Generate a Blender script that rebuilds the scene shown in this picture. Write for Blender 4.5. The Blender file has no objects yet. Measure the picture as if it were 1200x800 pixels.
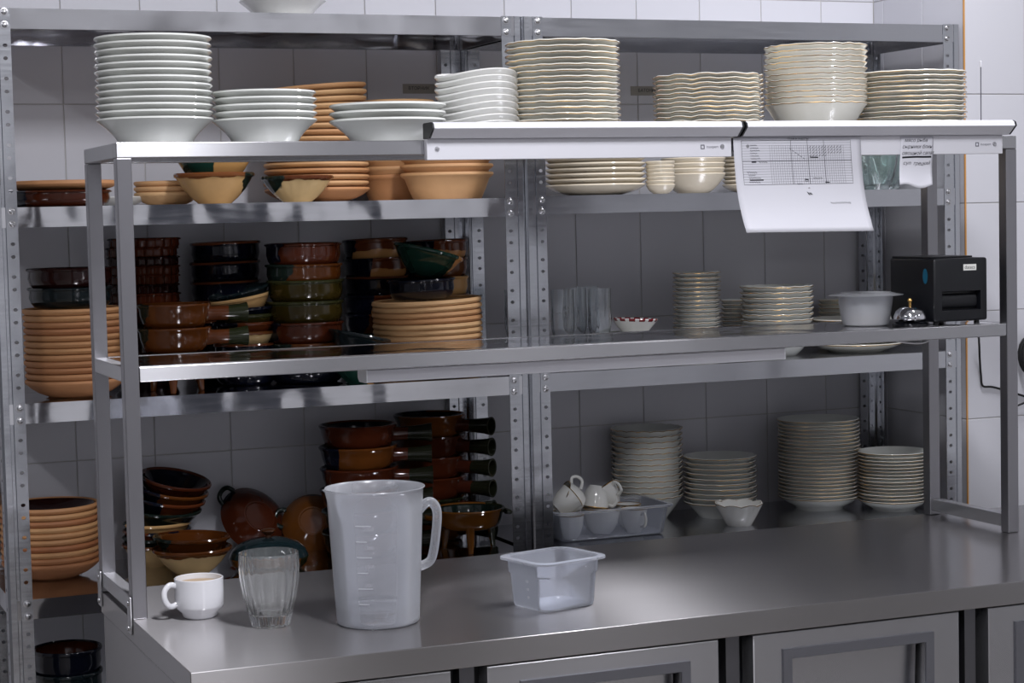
import bpy, bmesh, math, random
from mathutils import Vector, Matrix, Euler
random.seed(7)
PI = math.pi
SC = bpy.context.scene
COL = SC.collection

# ------------------------------------------------------------------ camera
def make_camera():
    yaw, pitch, roll = 0.3862, 0.06385, -0.02327
    fw = Vector((math.sin(yaw)*math.cos(pitch), math.cos(yaw)*math.cos(pitch), -math.sin(pitch)))
    rt = Vector((math.cos(yaw), -math.sin(yaw), 0)); up = rt.cross(fw)
    c, s = math.cos(roll), math.sin(roll)
    r2 = c*rt + s*up; u2 = -s*rt + c*up
    m = Matrix((r2, u2, -fw)).transposed().to_4x4()
    m.translation = Vector((-0.73065, -3.813, 1.62562))
    cam = bpy.data.cameras.new('camera'); o = bpy.data.objects.new('camera', cam); COL.objects.link(o)
    cam.sensor_width = 36.0; cam.lens = 2290.836/1200*36.0; cam.clip_start = .05
    o.matrix_world = m
    SC.camera = o
make_camera()

# ------------------------------------------------------------------ world, lights, exposure
w = bpy.data.worlds.new('world'); SC.world = w; w.use_nodes = True
w.node_tree.nodes['Background'].inputs[0].default_value = (.6, .65, .75, 1)
w.node_tree.nodes['Background'].inputs[1].default_value = .15
SC.view_settings.view_transform = 'Standard'; SC.view_settings.look = 'None'
SC.view_settings.gamma = 1.0; SC.view_settings.use_curve_mapping = False
SC.view_settings.exposure = 0.15
CEIL = 3.3
LAMPS = [  # x, y, size x, size y, watts : ceiling light panels; rear and column ones added as fill
    (2.1, -0.22, .13, .8, 34), (0.55, -1.95, .24, .9, 88), (2.6, -4.2, .24, .9, 20),
    (-0.8, -4.2, .24, .9, 20), (4.1, -2.8, .24, .9, 6), (-2.1, -1.7, .24, .9, 26)]
for x, y, sx, sy, e in LAMPS:
    l = bpy.data.lights.new('panel_light', 'AREA'); l.shape = 'RECTANGLE'; l.size = sx; l.size_y = sy
    l.energy = e; l.color = (.945, .945, 1.0)
    o = bpy.data.objects.new('panel_light', l); COL.objects.link(o); o.location = (x, y, CEIL-.045)

# ------------------------------------------------------------------ materials
def s2l(c):
    return tuple(((v/255)/12.92 if v/255 <= .04045 else ((v/255+.055)/1.055)**2.4) for v in c) + (1,)
MATS = {}
def nm(name):
    m = bpy.data.materials.new(name); m.use_nodes = True
    MATS[name] = m
    return m, m.node_tree.nodes, m.node_tree.links, m.node_tree.nodes['Principled BSDF']
def setp(b, **k):
    for a, v in k.items():
        b.inputs[a.replace('_', ' ')].default_value = v
def noise(n, l, scale, vec=None, detail=3, coord='Object', stretch=None):
    t = n.new('ShaderNodeTexNoise'); t.inputs['Scale'].default_value = scale; t.inputs['Detail'].default_value = detail
    tc = n.new('ShaderNodeTexCoord')
    src = tc.outputs[coord]
    if stretch:
        mp = n.new('ShaderNodeMapping'); mp.inputs['Scale'].default_value = stretch
        l.new(src, mp.inputs[0]); src = mp.outputs[0]
    l.new(src, t.inputs['Vector'])
    return t
def ramp(n, l, src, p0, c0, p1, c1):
    r = n.new('ShaderNodeValToRGB'); e = r.color_ramp.elements
    e[0].position = p0; e[0].color = c0; e[1].position = p1; e[1].color = c1
    l.new(src, r.inputs[0]); return r
def bump(n, l, b, src, strength, dist):
    bp = n.new('ShaderNodeBump'); bp.inputs['Strength'].default_value = strength; bp.inputs['Distance'].default_value = dist
    l.new(src, bp.inputs['Height']); l.new(bp.outputs[0], b.inputs['Normal'])

def simple(name, col, rough=.4, metal=0, **k):
    m, n, l, b = nm(name)
    b.inputs['Base Color'].default_value = s2l(col); setp(b, Roughness=rough, Metallic=metal, **k)
    return m
def steel(name, col, rough, aniso, rot, wav=0, wavscale=4, smear=.1, stretch=(1.5, 60, 60)):
    m, n, l, b = nm(name)
    b.inputs['Base Color'].default_value = s2l(col); setp(b, Metallic=1.0, Roughness=rough)
    b.inputs['Anisotropic'].default_value = aniso; b.inputs['Anisotropic Rotation'].default_value = rot
    cx = n.new('ShaderNodeCombineXYZ')
    for i_, v_ in enumerate((.9994, .012, .03)): cx.inputs[i_].default_value = v_
    if aniso > 0: l.new(cx.outputs[0], b.inputs['Tangent'])
    t = noise(n, l, 3.0, detail=6, stretch=stretch)
    r = ramp(n, l, t.outputs['Fac'], .3, (rough-smear,)*3+(1,), .7, (rough+smear,)*3+(1,))
    l.new(r.outputs[0], b.inputs['Roughness'])
    if wav:
        t2 = noise(n, l, wavscale, detail=1.5)
        bump(n, l, b, t2.outputs['Fac'], 1.0, wav)
    return m
steel('steel_brushed', (188, 188, 191), .26, .75, .25, smear=.008)
steel('steel_post', (158, 157, 161), .36, .5, 0.0, smear=.03, stretch=(60, 60, 1.5))
steel('steel_counter', (174, 172, 173), .17, .65, .25, smear=.02, stretch=(3, 40, 40))
def two_lobe(name, broad, fac):
    # the fine scratches of a wiped worktop: a second, much broader lobe across the grain
    m = M_(name); n, l = m.node_tree.nodes, m.node_tree.links
    b = n['Principled BSDF']; out = [x for x in n if x.type == 'OUTPUT_MATERIAL'][0]
    q = n.new('ShaderNodeBsdfPrincipled'); q.inputs['Base Color'].default_value = b.inputs['Base Color'].default_value
    q.inputs['Metallic'].default_value = 1; q.inputs['Roughness'].default_value = broad
    q.inputs['Anisotropic'].default_value = 1.0; q.inputs['Anisotropic Rotation'].default_value = .25
    l.new(b.inputs['Tangent'].links[0].from_socket, q.inputs['Tangent'])
    mx = n.new('ShaderNodeMixShader'); mx.inputs[0].default_value = fac
    l.new(b.outputs[0], mx.inputs[1]); l.new(q.outputs[0], mx.inputs[2]); l.new(mx.outputs[0], out.inputs[0])
M_ = lambda k: MATS[k]
two_lobe('steel_counter', .38, .30); two_lobe('steel_brushed', .36, .25)
steel('steel_rack', (214, 214, 217), .09, 0, 0, wav=.012, wavscale=5, smear=.03, stretch=(3, 30, 30))
steel('steel_satin', (196, 197, 202), .22, 0, 0, wav=.006, wavscale=4, smear=.03, stretch=(3, 30, 30))
steel('steel_upright', (196, 198, 203), .2, 0, 0, wav=.003, wavscale=9, smear=.06)
steel('aluminium', (214, 214, 222), .36, .4, .25, smear=.04)
steel('aluminium_dark', (120, 120, 126), .4, 0, 0, smear=.04)
steel('steel_bezel', (140, 141, 148), .38, 0, 0, smear=.03)
steel('steel_dark', (112, 112, 116), .4, 0, 0, smear=.03)
simple('chrome', (225, 226, 230), .06, 1.0)
simple('bolt_zinc', (205, 205, 208), .25, 1.0)
simple('lamp_white', (214, 214, 220), .35)
simple('black_plastic', (8, 10, 16), .42)
simple('black_gloss', (8, 9, 13), .15)
simple('black_rubber', (12, 12, 14), .6)
simple('black_ink', (18, 18, 26), .8)
simple('grey_ink', (95, 95, 105), .8)
simple('teal_sticker', (10, 84, 110), .4)
simple('white_cable', (205, 205, 208), .45)
simple('label_paper', (150, 146, 138), .6)
simple('sticker_white', (225, 225, 220), .5)
simple('ceiling_paint', (225, 226, 226), .8)
simple('wall_paint', (140, 142, 147), .55)
simple('wall_paint_light', (226, 227, 230), .4)
simple('reflection_door_paint', (70, 72, 80), .4)
simple('trim_orange', (196, 142, 78), .5)
simple('milk_foam', (178, 156, 130), .6)
simple('gold', (214, 172, 104), .22, 1.0)
simple('diffuser', (240, 242, 246), .5)

def porcelain(name, col, rough=.1):
    m, n, l, b = nm(name)
    oi = n.new('ShaderNodeObjectInfo')
    c = s2l(col); c2 = tuple(v*.94 for v in c[:3])+(1,)
    r = ramp(n, l, oi.outputs['Random'], 0, c2, 1, c)
    l.new(r.outputs[0], b.inputs['Base Color'])
    setp(b, Roughness=rough); b.inputs['Coat Weight'].default_value = .3; b.inputs['Coat Roughness'].default_value = .05
    return m
porcelain('porcelain_white', (226, 226, 222))
porcelain('porcelain_cool', (222, 224, 219))
porcelain('porcelain_warm', (226, 225, 215))
porcelain('porcelain_ivory', (228, 217, 196))
porcelain('mug_white', (220, 220, 224))

def terracotta(name, c1, c2):
    m, n, l, b = nm(name)
    oi = n.new('ShaderNodeObjectInfo')
    r = ramp(n, l, oi.outputs['Random'], 0, s2l(c1), 1, s2l(c2))
    t = noise(n, l, 14, detail=4)
    mx = n.new('ShaderNodeMixRGB'); mx.blend_type = 'MULTIPLY'; mx.inputs[0].default_value = .35
    r2 = ramp(n, l, t.outputs['Fac'], .3, (.75, .7, .66, 1), .7, (1, 1, 1, 1))
    l.new(r.outputs[0], mx.inputs[1]); l.new(r2.outputs[0], mx.inputs[2])
    l.new(mx.outputs[0], b.inputs['Base Color']); setp(b, Roughness=.6)
    t3 = noise(n, l, 160, detail=2); bump(n, l, b, t3.outputs['Fac'], .15, .002)
    return m
terracotta('terracotta', (194, 136, 88), (224, 182, 132))
terracotta('terracotta_red', (176, 112, 72), (216, 166, 114))

def glaze(name, body, rim=None, splash=None, zrim=.045, ang=PI, spl=.02, inner=None, drip=.01, rough=.1):
    """glazed earthenware: body colour, dipped rim band above zrim, a splash of another glaze on the side that faces ang"""
    m, n, l, b = nm(name)
    dk = lambda c: tuple(v*.84 for v in c) if c and max(c) < 150 else c
    body, rim, splash = dk(body), dk(rim), dk(splash)
    tc = n.new('ShaderNodeTexCoord'); sp = n.new('ShaderNodeSeparateXYZ'); l.new(tc.outputs['Object'], sp.inputs[0])
    t = noise(n, l, 22, detail=2)
    t0 = noise(n, l, 9, detail=4)
    v = ramp(n, l, t0.outputs['Fac'], .3, tuple(c*.72 for c in s2l(body)[:3])+(1,), .7, s2l(body))
    out = v.outputs[0]
    def mix(fac, a, colr):
        mx = n.new('ShaderNodeMixRGB'); l.new(fac, mx.inputs[0]); l.new(a, mx.inputs[1]); mx.inputs[2].default_value = s2l(colr); return mx.outputs[0]
    def math_(op, a, bb):
        q = n.new('ShaderNodeMath'); q.operation = op
        for i, x in enumerate((a, bb)):
            if isinstance(x, (int, float)): q.inputs[i].default_value = x
            else: l.new(x, q.inputs[i])
        return q.outputs[0]
    dn = math_('MULTIPLY', math_('SUBTRACT', t.outputs['Fac'], .5), drip*2)
    if rim is not None:
        f = math_('MULTIPLY', math_('SUBTRACT', math_('ADD', sp.outputs[2], dn), zrim), 600)
        cl = n.new('ShaderNodeClamp'); l.new(f, cl.inputs[0]); out = mix(cl.outputs[0], out, rim)
    if splash is not None:
        d = math_('ADD', math_('MULTIPLY', sp.outputs[0], math.cos(ang)), math_('MULTIPLY', sp.outputs[1], math.sin(ang)))
        f = math_('MULTIPLY', math_('SUBTRACT', math_('ADD', d, math_('MULTIPLY', dn, 2.0)), spl), 500)
        cl = n.new('ShaderNodeClamp'); l.new(f, cl.inputs[0]); out = mix(cl.outputs[0], out, splash)
    l.new(out, b.inputs['Base Color']); setp(b, Roughness=rough)
    b.inputs['Coat Weight'].default_value = .0
    t2 = noise(n, l, 30, detail=1); bump(n, l, b, t2.outputs['Fac'], .12, .004)
    return m
TAN, CREAM, BRN, RED, DBR = (186, 128, 74), (222, 190, 138), (124, 70, 32), (100, 48, 26), (50, 20, 18)
GRN, TEAL, BLU, OLV, AMB = (30, 44, 38), (22, 66, 64), (17, 21, 38), (72, 60, 20), (132, 80, 26)
glaze('glaze_cream_brown', CREAM, BRN, None, zrim=.05)
glaze('glaze_cream_green', CREAM, (112, 58, 30), GRN, zrim=.052, ang=PI, spl=.055)
glaze('glaze_tan_green', (210, 168, 114), (140, 82, 42), GRN, zrim=.062, ang=-.25, spl=.07)
glaze('glaze_tan_brown', (196, 140, 84), (116, 58, 30), BLU, zrim=.028, ang=PI*1.05, spl=.045)
glaze('glaze_tan_brown_low', (198, 146, 92), (112, 58, 30), BLU, zrim=.03, ang=PI*.98, spl=.068)
glaze('glaze_blue', BLU, (122, 66, 36), None, zrim=.052, drip=.003)
glaze('glaze_blue_plain', BLU, None, None)
glaze('glaze_brown', (112, 60, 22), None, GRN, ang=PI, spl=.07)
glaze('glaze_redbrown', (94, 42, 22), None, BLU, ang=PI, spl=.085)
glaze('glaze_darkbrown', DBR, None, None)
glaze('glaze_olive', OLV, (64, 66, 36), None, zrim=.046, drip=.003)
glaze('glaze_green', (30, 66, 54), None, (196, 138, 78), ang=.15, spl=.045)
glaze('glaze_green_tan', (34, 78, 66), None, (206, 158, 98), ang=-.3, spl=.0)
glaze('glaze_teal', (30, 42, 46), None, None)
glaze('glaze_darkgreen', GRN, None, None)
glaze('glaze_amber', AMB, None, (40, 44, 24), ang=0, spl=.062)
glaze('glaze_amber_dark', (124, 70, 28), None, BLU, ang=PI, spl=.05)
glaze('glaze_handle', (122, 66, 34), None, (52, 58, 34), ang=0, spl=.128, drip=.004)
glaze('glaze_handle_dark', (84, 38, 24), None, (34, 36, 24), ang=0, spl=.125, drip=.004)
glaze('glaze_brown_blue_in', (110, 52, 26), None, None)
glaze('glaze_lid', (120, 66, 28), (40, 62, 68), None, zrim=.028)
glaze('glaze_leaning', (130, 76, 30), None, (40, 52, 52), ang=0, spl=.05)

def dashed(name):
    m, n, l, b = nm(name)
    tc = n.new('ShaderNodeTexCoord'); sp = n.new('ShaderNodeSeparateXYZ'); l.new(tc.outputs['Object'], sp.inputs[0])
    a = n.new('ShaderNodeMath'); a.operation = 'ARCTAN2'; l.new(sp.outputs[1], a.inputs[0]); l.new(sp.outputs[0], a.inputs[1])
    k = n.new('ShaderNodeMath'); k.operation = 'MULTIPLY'; l.new(a.outputs[0], k.inputs[0]); k.inputs[1].default_value = 14
    s = n.new('ShaderNodeMath'); s.operation = 'SINE'; l.new(k.outputs[0], s.inputs[0])
    g = n.new('ShaderNodeMath'); g.operation = 'GREATER_THAN'; l.new(s.outputs[0], g.inputs[0]); g.inputs[1].default_value = -.35
    z = n.new('ShaderNodeMath'); z.operation = 'GREATER_THAN'; l.new(sp.outputs[2], z.inputs[0]); z.inputs[1].default_value = .031
    q = n.new('ShaderNodeMath'); q.operation = 'MULTIPLY'; l.new(g.outputs[0], q.inputs[0]); l.new(z.outputs[0], q.inputs[1])
    mx = n.new('ShaderNodeMixRGB'); l.new(q.outputs[0], mx.inputs[0]); mx.inputs[1].default_value = s2l((226, 224, 222)); mx.inputs[2].default_value = s2l((120, 16, 28))
    l.new(mx.outputs[0], b.inputs['Base Color']); setp(b, Roughness=.12)
dashed('porcelain_red_dash')

def tile_mat():
    m, n, l, b = nm('tile_glaze')
    oi = n.new('ShaderNodeObjectInfo')
    r = ramp(n, l, oi.outputs['Random'], 0, s2l((198, 198, 204)), 1, s2l((204, 204, 210)))
    l.new(r.outputs[0], b.inputs['Base Color']); setp(b, Roughness=.3)
    t = noise(n, l, 5, detail=1); bump(n, l, b, t.outputs['Fac'], .05, .004)
    simple('grout', (186, 184, 182), .8)
tile_mat()
def floor_mat():
    m, n, l, b = nm('floor_tile')
    br = n.new('ShaderNodeTexBrick'); tc = n.new('ShaderNodeTexCoord'); l.new(tc.outputs['Object'], br.inputs['Vector'])
    br.offset = 0; br.inputs['Scale'].default_value = 1.0; br.inputs['Brick Width'].default_value = .3; br.inputs['Row Height'].default_value = .3
    br.inputs['Mortar Size'].default_value = .004
    br.inputs['Color1'].default_value = s2l((126, 122, 118)); br.inputs['Color2'].default_value = s2l((118, 114, 110)); br.inputs['Mortar'].default_value = s2l((80, 78, 76))
    l.new(br.outputs[0], b.inputs['Base Color']); setp(b, Roughness=.35)
floor_mat()
def plastic(name, tint, clear, rough=.25):
    m = bpy.data.materials.new(name); m.use_nodes = True; MATS[name] = m
    n, l = m.node_tree.nodes, m.node_tree.links
    for x in list(n):
        if x.type != 'OUTPUT_MATERIAL': n.remove(x)
    out = [x for x in n if x.type == 'OUTPUT_MATERIAL'][0]
    tr = n.new('ShaderNodeBsdfTransparent'); tr.inputs[0].default_value = (.975, .98, 1, 1)
    tl = n.new('ShaderNodeBsdfTranslucent'); tl.inputs[0].default_value = s2l(tint)
    df = n.new('ShaderNodeBsdfDiffuse'); df.inputs[0].default_value = s2l(tint)
    gl = n.new('ShaderNodeBsdfGlossy'); gl.inputs['Roughness'].default_value = rough; gl.inputs[0].default_value = (.9, .9, .9, 1)
    m1 = n.new('ShaderNodeMixShader'); m1.inputs[0].default_value = .5; l.new(tl.outputs[0], m1.inputs[1]); l.new(df.outputs[0], m1.inputs[2])
    m2 = n.new('ShaderNodeMixShader'); lw = n.new('ShaderNodeLayerWeight'); lw.inputs[0].default_value = .35
    mp = n.new('ShaderNodeMapRange'); mp.inputs['From Min'].default_value = 0; mp.inputs['From Max'].default_value = 1
    mp.inputs['To Min'].default_value = clear; mp.inputs['To Max'].default_value = clear*.35; l.new(lw.outputs['Facing'], mp.inputs[0]); l.new(mp.outputs[0], m2.inputs[0]); l.new(m1.outputs[0], m2.inputs[1]); l.new(tr.outputs[0], m2.inputs[2])
    fr = n.new('ShaderNodeFresnel'); fr.inputs[0].default_value = 1.35
    m3 = n.new('ShaderNodeMixShader'); l.new(fr.outputs[0], m3.inputs[0]); l.new(m2.outputs[0], m3.inputs[1]); l.new(gl.outputs[0], m3.inputs[2])
    l.new(m3.outputs[0], out.inputs[0])
plastic('plastic_jug', (242, 245, 252), .78)
plastic('plastic_mark', (246, 246, 250), .62)
plastic('plastic_tub', (236, 242, 255), .9)
plastic('plastic_bin', (232, 238, 252), .88)
plastic('plastic_box', (230, 232, 236), .5)
def glass(name, col, rough=0.0, ior=1.45, tw=1.0):
    m, n, l, b = nm(name)
    b.inputs['Base Color'].default_value = col; setp(b, Roughness=rough, IOR=ior); b.inputs['Transmission Weight'].default_value = tw
glass('glass_clear', (.97, .98, .98, 1), 0, 1.45, .95)
glass('glass_cut', (.93, .96, .98, 1), .0, 1.5, .97)
glass('glass_green', (.80, .90, .88, 1), .0, 1.5, .96)
glass('water', (.97, .98, 1, 1), 0, 1.33)
def paper_mat():
    m, n, l, b = nm('paper'); b.inputs['Base Color'].default_value = s2l((203, 203, 210)); setp(b, Roughness=.8)
    t = noise(n, l, 7, detail=2); bump(n, l, b, t.outputs['Fac'], .25, .01)
paper_mat()
M = MATS

# ------------------------------------------------------------------ mesh helpers
def link(name, me, mat=None, parent=None, loc=None, rot=None, smooth=None):
    if mat is not None and not me.materials: me.materials.append(M[mat] if isinstance(mat, str) else mat)
    o = bpy.data.objects.new(name, me); COL.objects.link(o)
    if parent is not None: o.parent = parent
    if loc is not None: o.location = loc
    if rot is not None: o.rotation_euler = rot
    return o
def empty(name, loc=(0, 0, 0), rz=0):
    o = bpy.data.objects.new(name, None); COL.objects.link(o); o.location = loc; o.rotation_euler = (0, 0, rz); o.empty_display_size = .05
    return o
def tag(o, label, cat, group=None):
    o['label'] = label; o['category'] = cat
    if group: o['group'] = group
    return o
def structure(o):
    o['kind'] = 'structure'; return o
def mesh(verts, faces, smooth=False, angle=35):
    me = bpy.data.meshes.new('m'); me.from_pydata([tuple(v) for v in verts], [], faces); me.update()
    if smooth:
        me.shade_smooth(); me.set_sharp_from_angle(angle=math.radians(angle))
    return me
def box(x0, x1, y0, y1, z0, z1, bev=0, seg=2):
    bm = bmesh.new()
    bmesh.ops.create_cube(bm, size=1)
    for v in bm.verts:
        v.co = ((x0+x1)/2+v.co.x*(x1-x0), (y0+y1)/2+v.co.y*(y1-y0), (z0+z1)/2+v.co.z*(z1-z0))
    if bev: bmesh.ops.bevel(bm, geom=bm.edges[:], offset=bev, segments=seg, affect='EDGES', profile=.5)
    me = bpy.data.meshes.new('box'); bm.to_mesh(me); bm.free()
    return me
def prism_x(poly, x0, x1):
    """closed polygon of (y, z) swept along x"""
    n = len(poly)
    v = [(x0, y, z) for y, z in poly] + [(x1, y, z) for y, z in poly]
    f = [(i, (i+1) % n, n+(i+1) % n, n+i) for i in range(n)]
    f += [tuple(range(n-1, -1, -1)), tuple(range(n, 2*n))]
    me = mesh(v, f)
    bm = bmesh.new(); bm.from_mesh(me); bmesh.ops.recalc_face_normals(bm, faces=bm.faces[:]); bm.to_mesh(me); bm.free()
    return me
def lathe(prof, seg=40, mod=None, closed=False, angle=40):
    """prof: (r, z) points, poles where r == 0; mod(theta, r, z) -> (r, z)"""
    verts, faces, rows = [], [], []
    for r, z in prof:
        if r <= 1e-7:
            rows.append([len(verts)]); verts.append((0, 0, z)); continue
        row = []
        for i in range(seg):
            th = 2*PI*i/seg
            rr, zz = mod(th, r, z) if mod else (r, z)
            row.append(len(verts)); verts.append((rr*math.cos(th), rr*math.sin(th), zz))
        rows.append(row)
    pairs = list(zip(rows, rows[1:])) + ([(rows[-1], rows[0])] if closed else [])
    for a, b in pairs:
        for i in range(seg):
            j = (i+1) % seg
            if len(a) == 1 and len(b) == 1: continue
            if len(a) == 1: faces.append((a[0], b[j], b[i]))
            elif len(b) == 1: faces.append((a[i], a[j], b[0]))
            else: faces.append((a[i], a[j], b[j], b[i]))
    return mesh(verts, faces, True, angle)
def shell(outer, t, bottom=.003):
    """full cross-section of a dish from its outer line (foot to rim) and its wall thickness"""
    n = len(outer); inn = []
    for i, (r, z) in enumerate(outer):
        a = outer[max(i-1, 0)]; b = outer[min(i+1, n-1)]
        dx, dz = b[0]-a[0], b[1]-a[1]; L = math.hypot(dx, dz) or 1
        inn.append((max(r-dz/L*t, 0), z+dx/L*t))
    R, Z = outer[-1]; r2, z2 = inn[-1]
    cap = ((R+r2)/2+(outer[-1][0]-outer[-2][0])*.0, (Z+z2)/2+t*.3)
    core = [(0, bottom), (outer[0][0]*.86, bottom), (outer[0][0]*.93, 0)] + list(outer) + [cap]
    keep = [p for p in inn[1:] if p[1] > outer[0][1]+bottom]
    keep = keep[::-1]
    zin = min(p[1] for p in keep)
    return core + keep + [(keep[-1][0]*.6, zin), (0, zin)]
def tube(path, rad, seg=8, cyclic=False, flat=1.0):
    pts = [Vector(p) for p in path]; n = len(pts)
    rads = rad if isinstance(rad, (list, tuple)) else [rad]*n
    verts, faces = [], []
    prev = None
    for i, p in enumerate(pts):
        a = pts[(i-1) % n] if (cyclic or i > 0) else p; b = pts[(i+1) % n] if (cyclic or i < n-1) else p
        d = (b-a).normalized()
        if prev is None:
            u = d.cross(Vector((0, 0, 1)))
            if u.length < 1e-3: u = d.cross(Vector((0, 1, 0)))
        else: u = prev - d*prev.dot(d)
        u.normalize(); prev = u; v = d.cross(u)
        for k in range(seg):
            th = 2*PI*k/seg
            verts.append(p + u*math.cos(th)*rads[i] + v*math.sin(th)*rads[i]*flat)
    for i in range(n if cyclic else n-1):
        j = (i+1) % n
        for k in range(seg):
            kk = (k+1) % seg
            faces.append((i*seg+k, i*seg+kk, j*seg+kk, j*seg+k))
    if not cyclic:
        faces.append(tuple(range(seg-1, -1, -1))); faces.append(tuple((n-1)*seg+k for k in range(seg)))
    return mesh(verts, faces, True, 60)
def smooth_path(pts, k=6):
    P = [Vector(p) for p in pts]; out = []
    for i in range(len(P)-1):
        p0, p1, p2, p3 = P[max(i-1, 0)], P[i], P[i+1], P[min(i+2, len(P)-1)]
        for s in range(k):
            t = s/k
            out.append(.5*((2*p1)+(-p0+p2)*t+(2*p0-5*p1+4*p2-p3)*t*t+(-p0+3*p1-3*p2+p3)*t**3))
    out.append(P[-1]); return out
def text_mesh(txt, size, align='CENTER'):
    cu = bpy.data.curves.new('t', 'FONT'); cu.body = txt; cu.size = size; cu.align_x = align; cu.align_y = 'CENTER'; cu.resolution_u = 3
    o = bpy.data.objects.new('t', cu); COL.objects.link(o)
    bpy.context.view_layer.update()
    me = bpy.data.meshes.new_from_object(o.evaluated_get(bpy.context.evaluated_depsgraph_get()))
    me.materials.clear()
    bpy.data.objects.remove(o); bpy.data.curves.remove(cu)
    return me
def xform(me, m):
    me.transform(m); me.update(); return me
def warp(me, fn):
    for v in me.vertices: v.co = fn(v.co)
    me.update(); return me
UPRIGHT = Matrix.Rotation(PI/2, 4, 'X')   # text in xy plane -> facing -y

# ------------------------------------------------------------------ setting
W, XC, YC = 1.180, 2.4785, 0.729
X0, X1, Y0 = -3.6, 4.8, -5.6
def slab(name, x0, x1, y0, y1, z0, z1, mat):
    return structure(link(name, box(x0, x1, y0, y1, z0, z1), mat))
slab('floor', X0, X1, Y0, W+.2, -.1, 0, 'floor_tile')
slab('ceiling', X0, X1, Y0, W+.2, CEIL, CEIL+.1, 'ceiling_paint')
slab('wall_left', X0-.1, X0, Y0, W+.2, 0, CEIL, 'wall_paint')
slab('wall_right', X1, X1+.1, Y0, YC+.5, 0, CEIL, 'wall_paint_light')
slab('wall_front', X0, X1, Y0-.1, Y0, 0, CEIL, 'wall_paint_light')
wb = slab('wall_back', X0, XC+.2, W+.0025, W+.15, 0, CEIL, 'grout')
wc = slab('wall_column', XC+.0025, X1, YC+.0025, W+.15, 0, CEIL, 'grout')
dr = structure(link('reflection_door', box(1.5, 2.4, Y0, Y0+.04, 0, 2.1), 'reflection_door_paint'))  # unseen door, added to give the rack steel something dark to reflect
link('reflection_door_handle', tube([(1.6, Y0+.04, 1.0), (1.6, Y0+.09, 1.0), (1.72, Y0+.09, 1.0)], .01, 8), 'chrome', dr)
TILES = {}
def tile(parent, w_, h_, mtx):
    key = (round(w_, 4), round(h_, 4))
    if key not in TILES:
        g = .0013
        me = box(g, w_-g, 0, .003, g, h_-g, .0009, 1); me.materials.append(M['tile_glaze']); TILES[key] = me
    o = bpy.data.objects.new('tile', TILES[key]); COL.objects.link(o); o.parent = parent; o.matrix_local = mtx
ROWS = [1.9325+.3*k for k in range(-6, 5)]
for z in ROWS:
    h_ = min(.3, CEIL-z)
    for i in range(-4, 12):
        x = .0993+.2*i; tile(wb, min(.2, XC-x), h_, Matrix.Translation((x, W, z)))
    for y, wd in ((YC, .2), (YC+.2, .2), (YC+.4, W-YC-.4)):      # side of the column, facing -x
        tile(wc, wd, h_, Matrix.Translation((XC, y+wd, z)) @ Matrix.Rotation(-PI/2, 4, 'Z'))
    for i in range(4):
        tile(wc, .2, h_, Matrix.Translation((XC+.2*i, YC, z)))
structure(link('trim_1', box(XC-.0015, XC+.0025, YC-.0015, YC+.0025, .13, CEIL), 'trim_orange'))
for i, (x, y, sx, sy, e) in enumerate(LAMPS):
    t = empty('ceiling_light', (x, y, CEIL))
    fr = .02
    bm = bmesh.new()
    me = prism_x([(-sy/2-.03, 0), (-sy/2-.03, -.05), (-sy/2-.01, -.05), (-sy/2-.01, -.03), (sy/2+.01, -.03), (sy/2+.01, -.05), (sy/2+.03, -.05), (sy/2+.03, 0)], -sx/2-.03, sx/2+.03)
    link('housing', me, 'lamp_white', t)
    tag(t, ('slim ceiling light panel over the counter', 'slim ceiling light panel in the aisle before the rack', 'slim added fill light panel far behind the counter',
            'slim added fill light panel at the back of the aisle', 'slim added fill light panel by the column wall', 'slim ceiling light panel over the far end of the kitchen')[i], 'light')

# ------------------------------------------------------------------ storage racks
R, RB = .7187, 1.158      # front and back faces of the racks
HP = .0745                # pitch of the hole pairs
def strip(p0, p1, z0, z1, hole_z, hw=.0052, hh=.0042, hx=.5):
    """flat sheet-metal strip between plan points p0 and p1 with oblong holes"""
    P0, P1 = Vector((p0[0], p0[1], 0)), Vector((p1[0], p1[1], 0)); L = (P1-P0).length
    verts, faces = [], []
    def add(u, z): verts.append(P0.lerp(P1, u/L)+Vector((0, 0, z))); return len(verts)-1
    cuts = []
    for h in sorted(hole_z):
        if z0+.012 < h < z1-.012: cuts.append(h)
    zc = z0
    def quad(a, b):
        if b-a > 1e-5: faces.append((add(0, a), add(L, a), add(L, b), add(0, b)))
    H = .009
    for h in cuts:
        quad(zc, h-H); zc = h+H
        c = L*hx; N = 12
        ang = [2*PI*k/N for k in range(N)]
        rect = []
        for a in ang:
            dx, dz = math.cos(a), math.sin(a)
            s = min((L-c if dx > 0 else c)/max(abs(dx), 1e-6), H/max(abs(dz), 1e-6)); rect.append([c+dx*s, h+dz*s])
        for cx_, cz_ in ((0, h-H), (L, h-H), (0, h+H), (L, h+H)):
            k = min(range(N), key=lambda q: (rect[q][0]-cx_)**2+(rect[q][1]-cz_)**2); rect[k] = [cx_, cz_]
        o_ = [add(*q) for q in rect]; i_ = [add(c+math.cos(a)*hw, h+math.sin(a)*hh) for a in ang]
        for k in range(N): faces.append((o_[k], o_[(k+1) % N], i_[(k+1) % N], i_[k]))
    quad(zc, z1)
    return verts, faces
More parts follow.
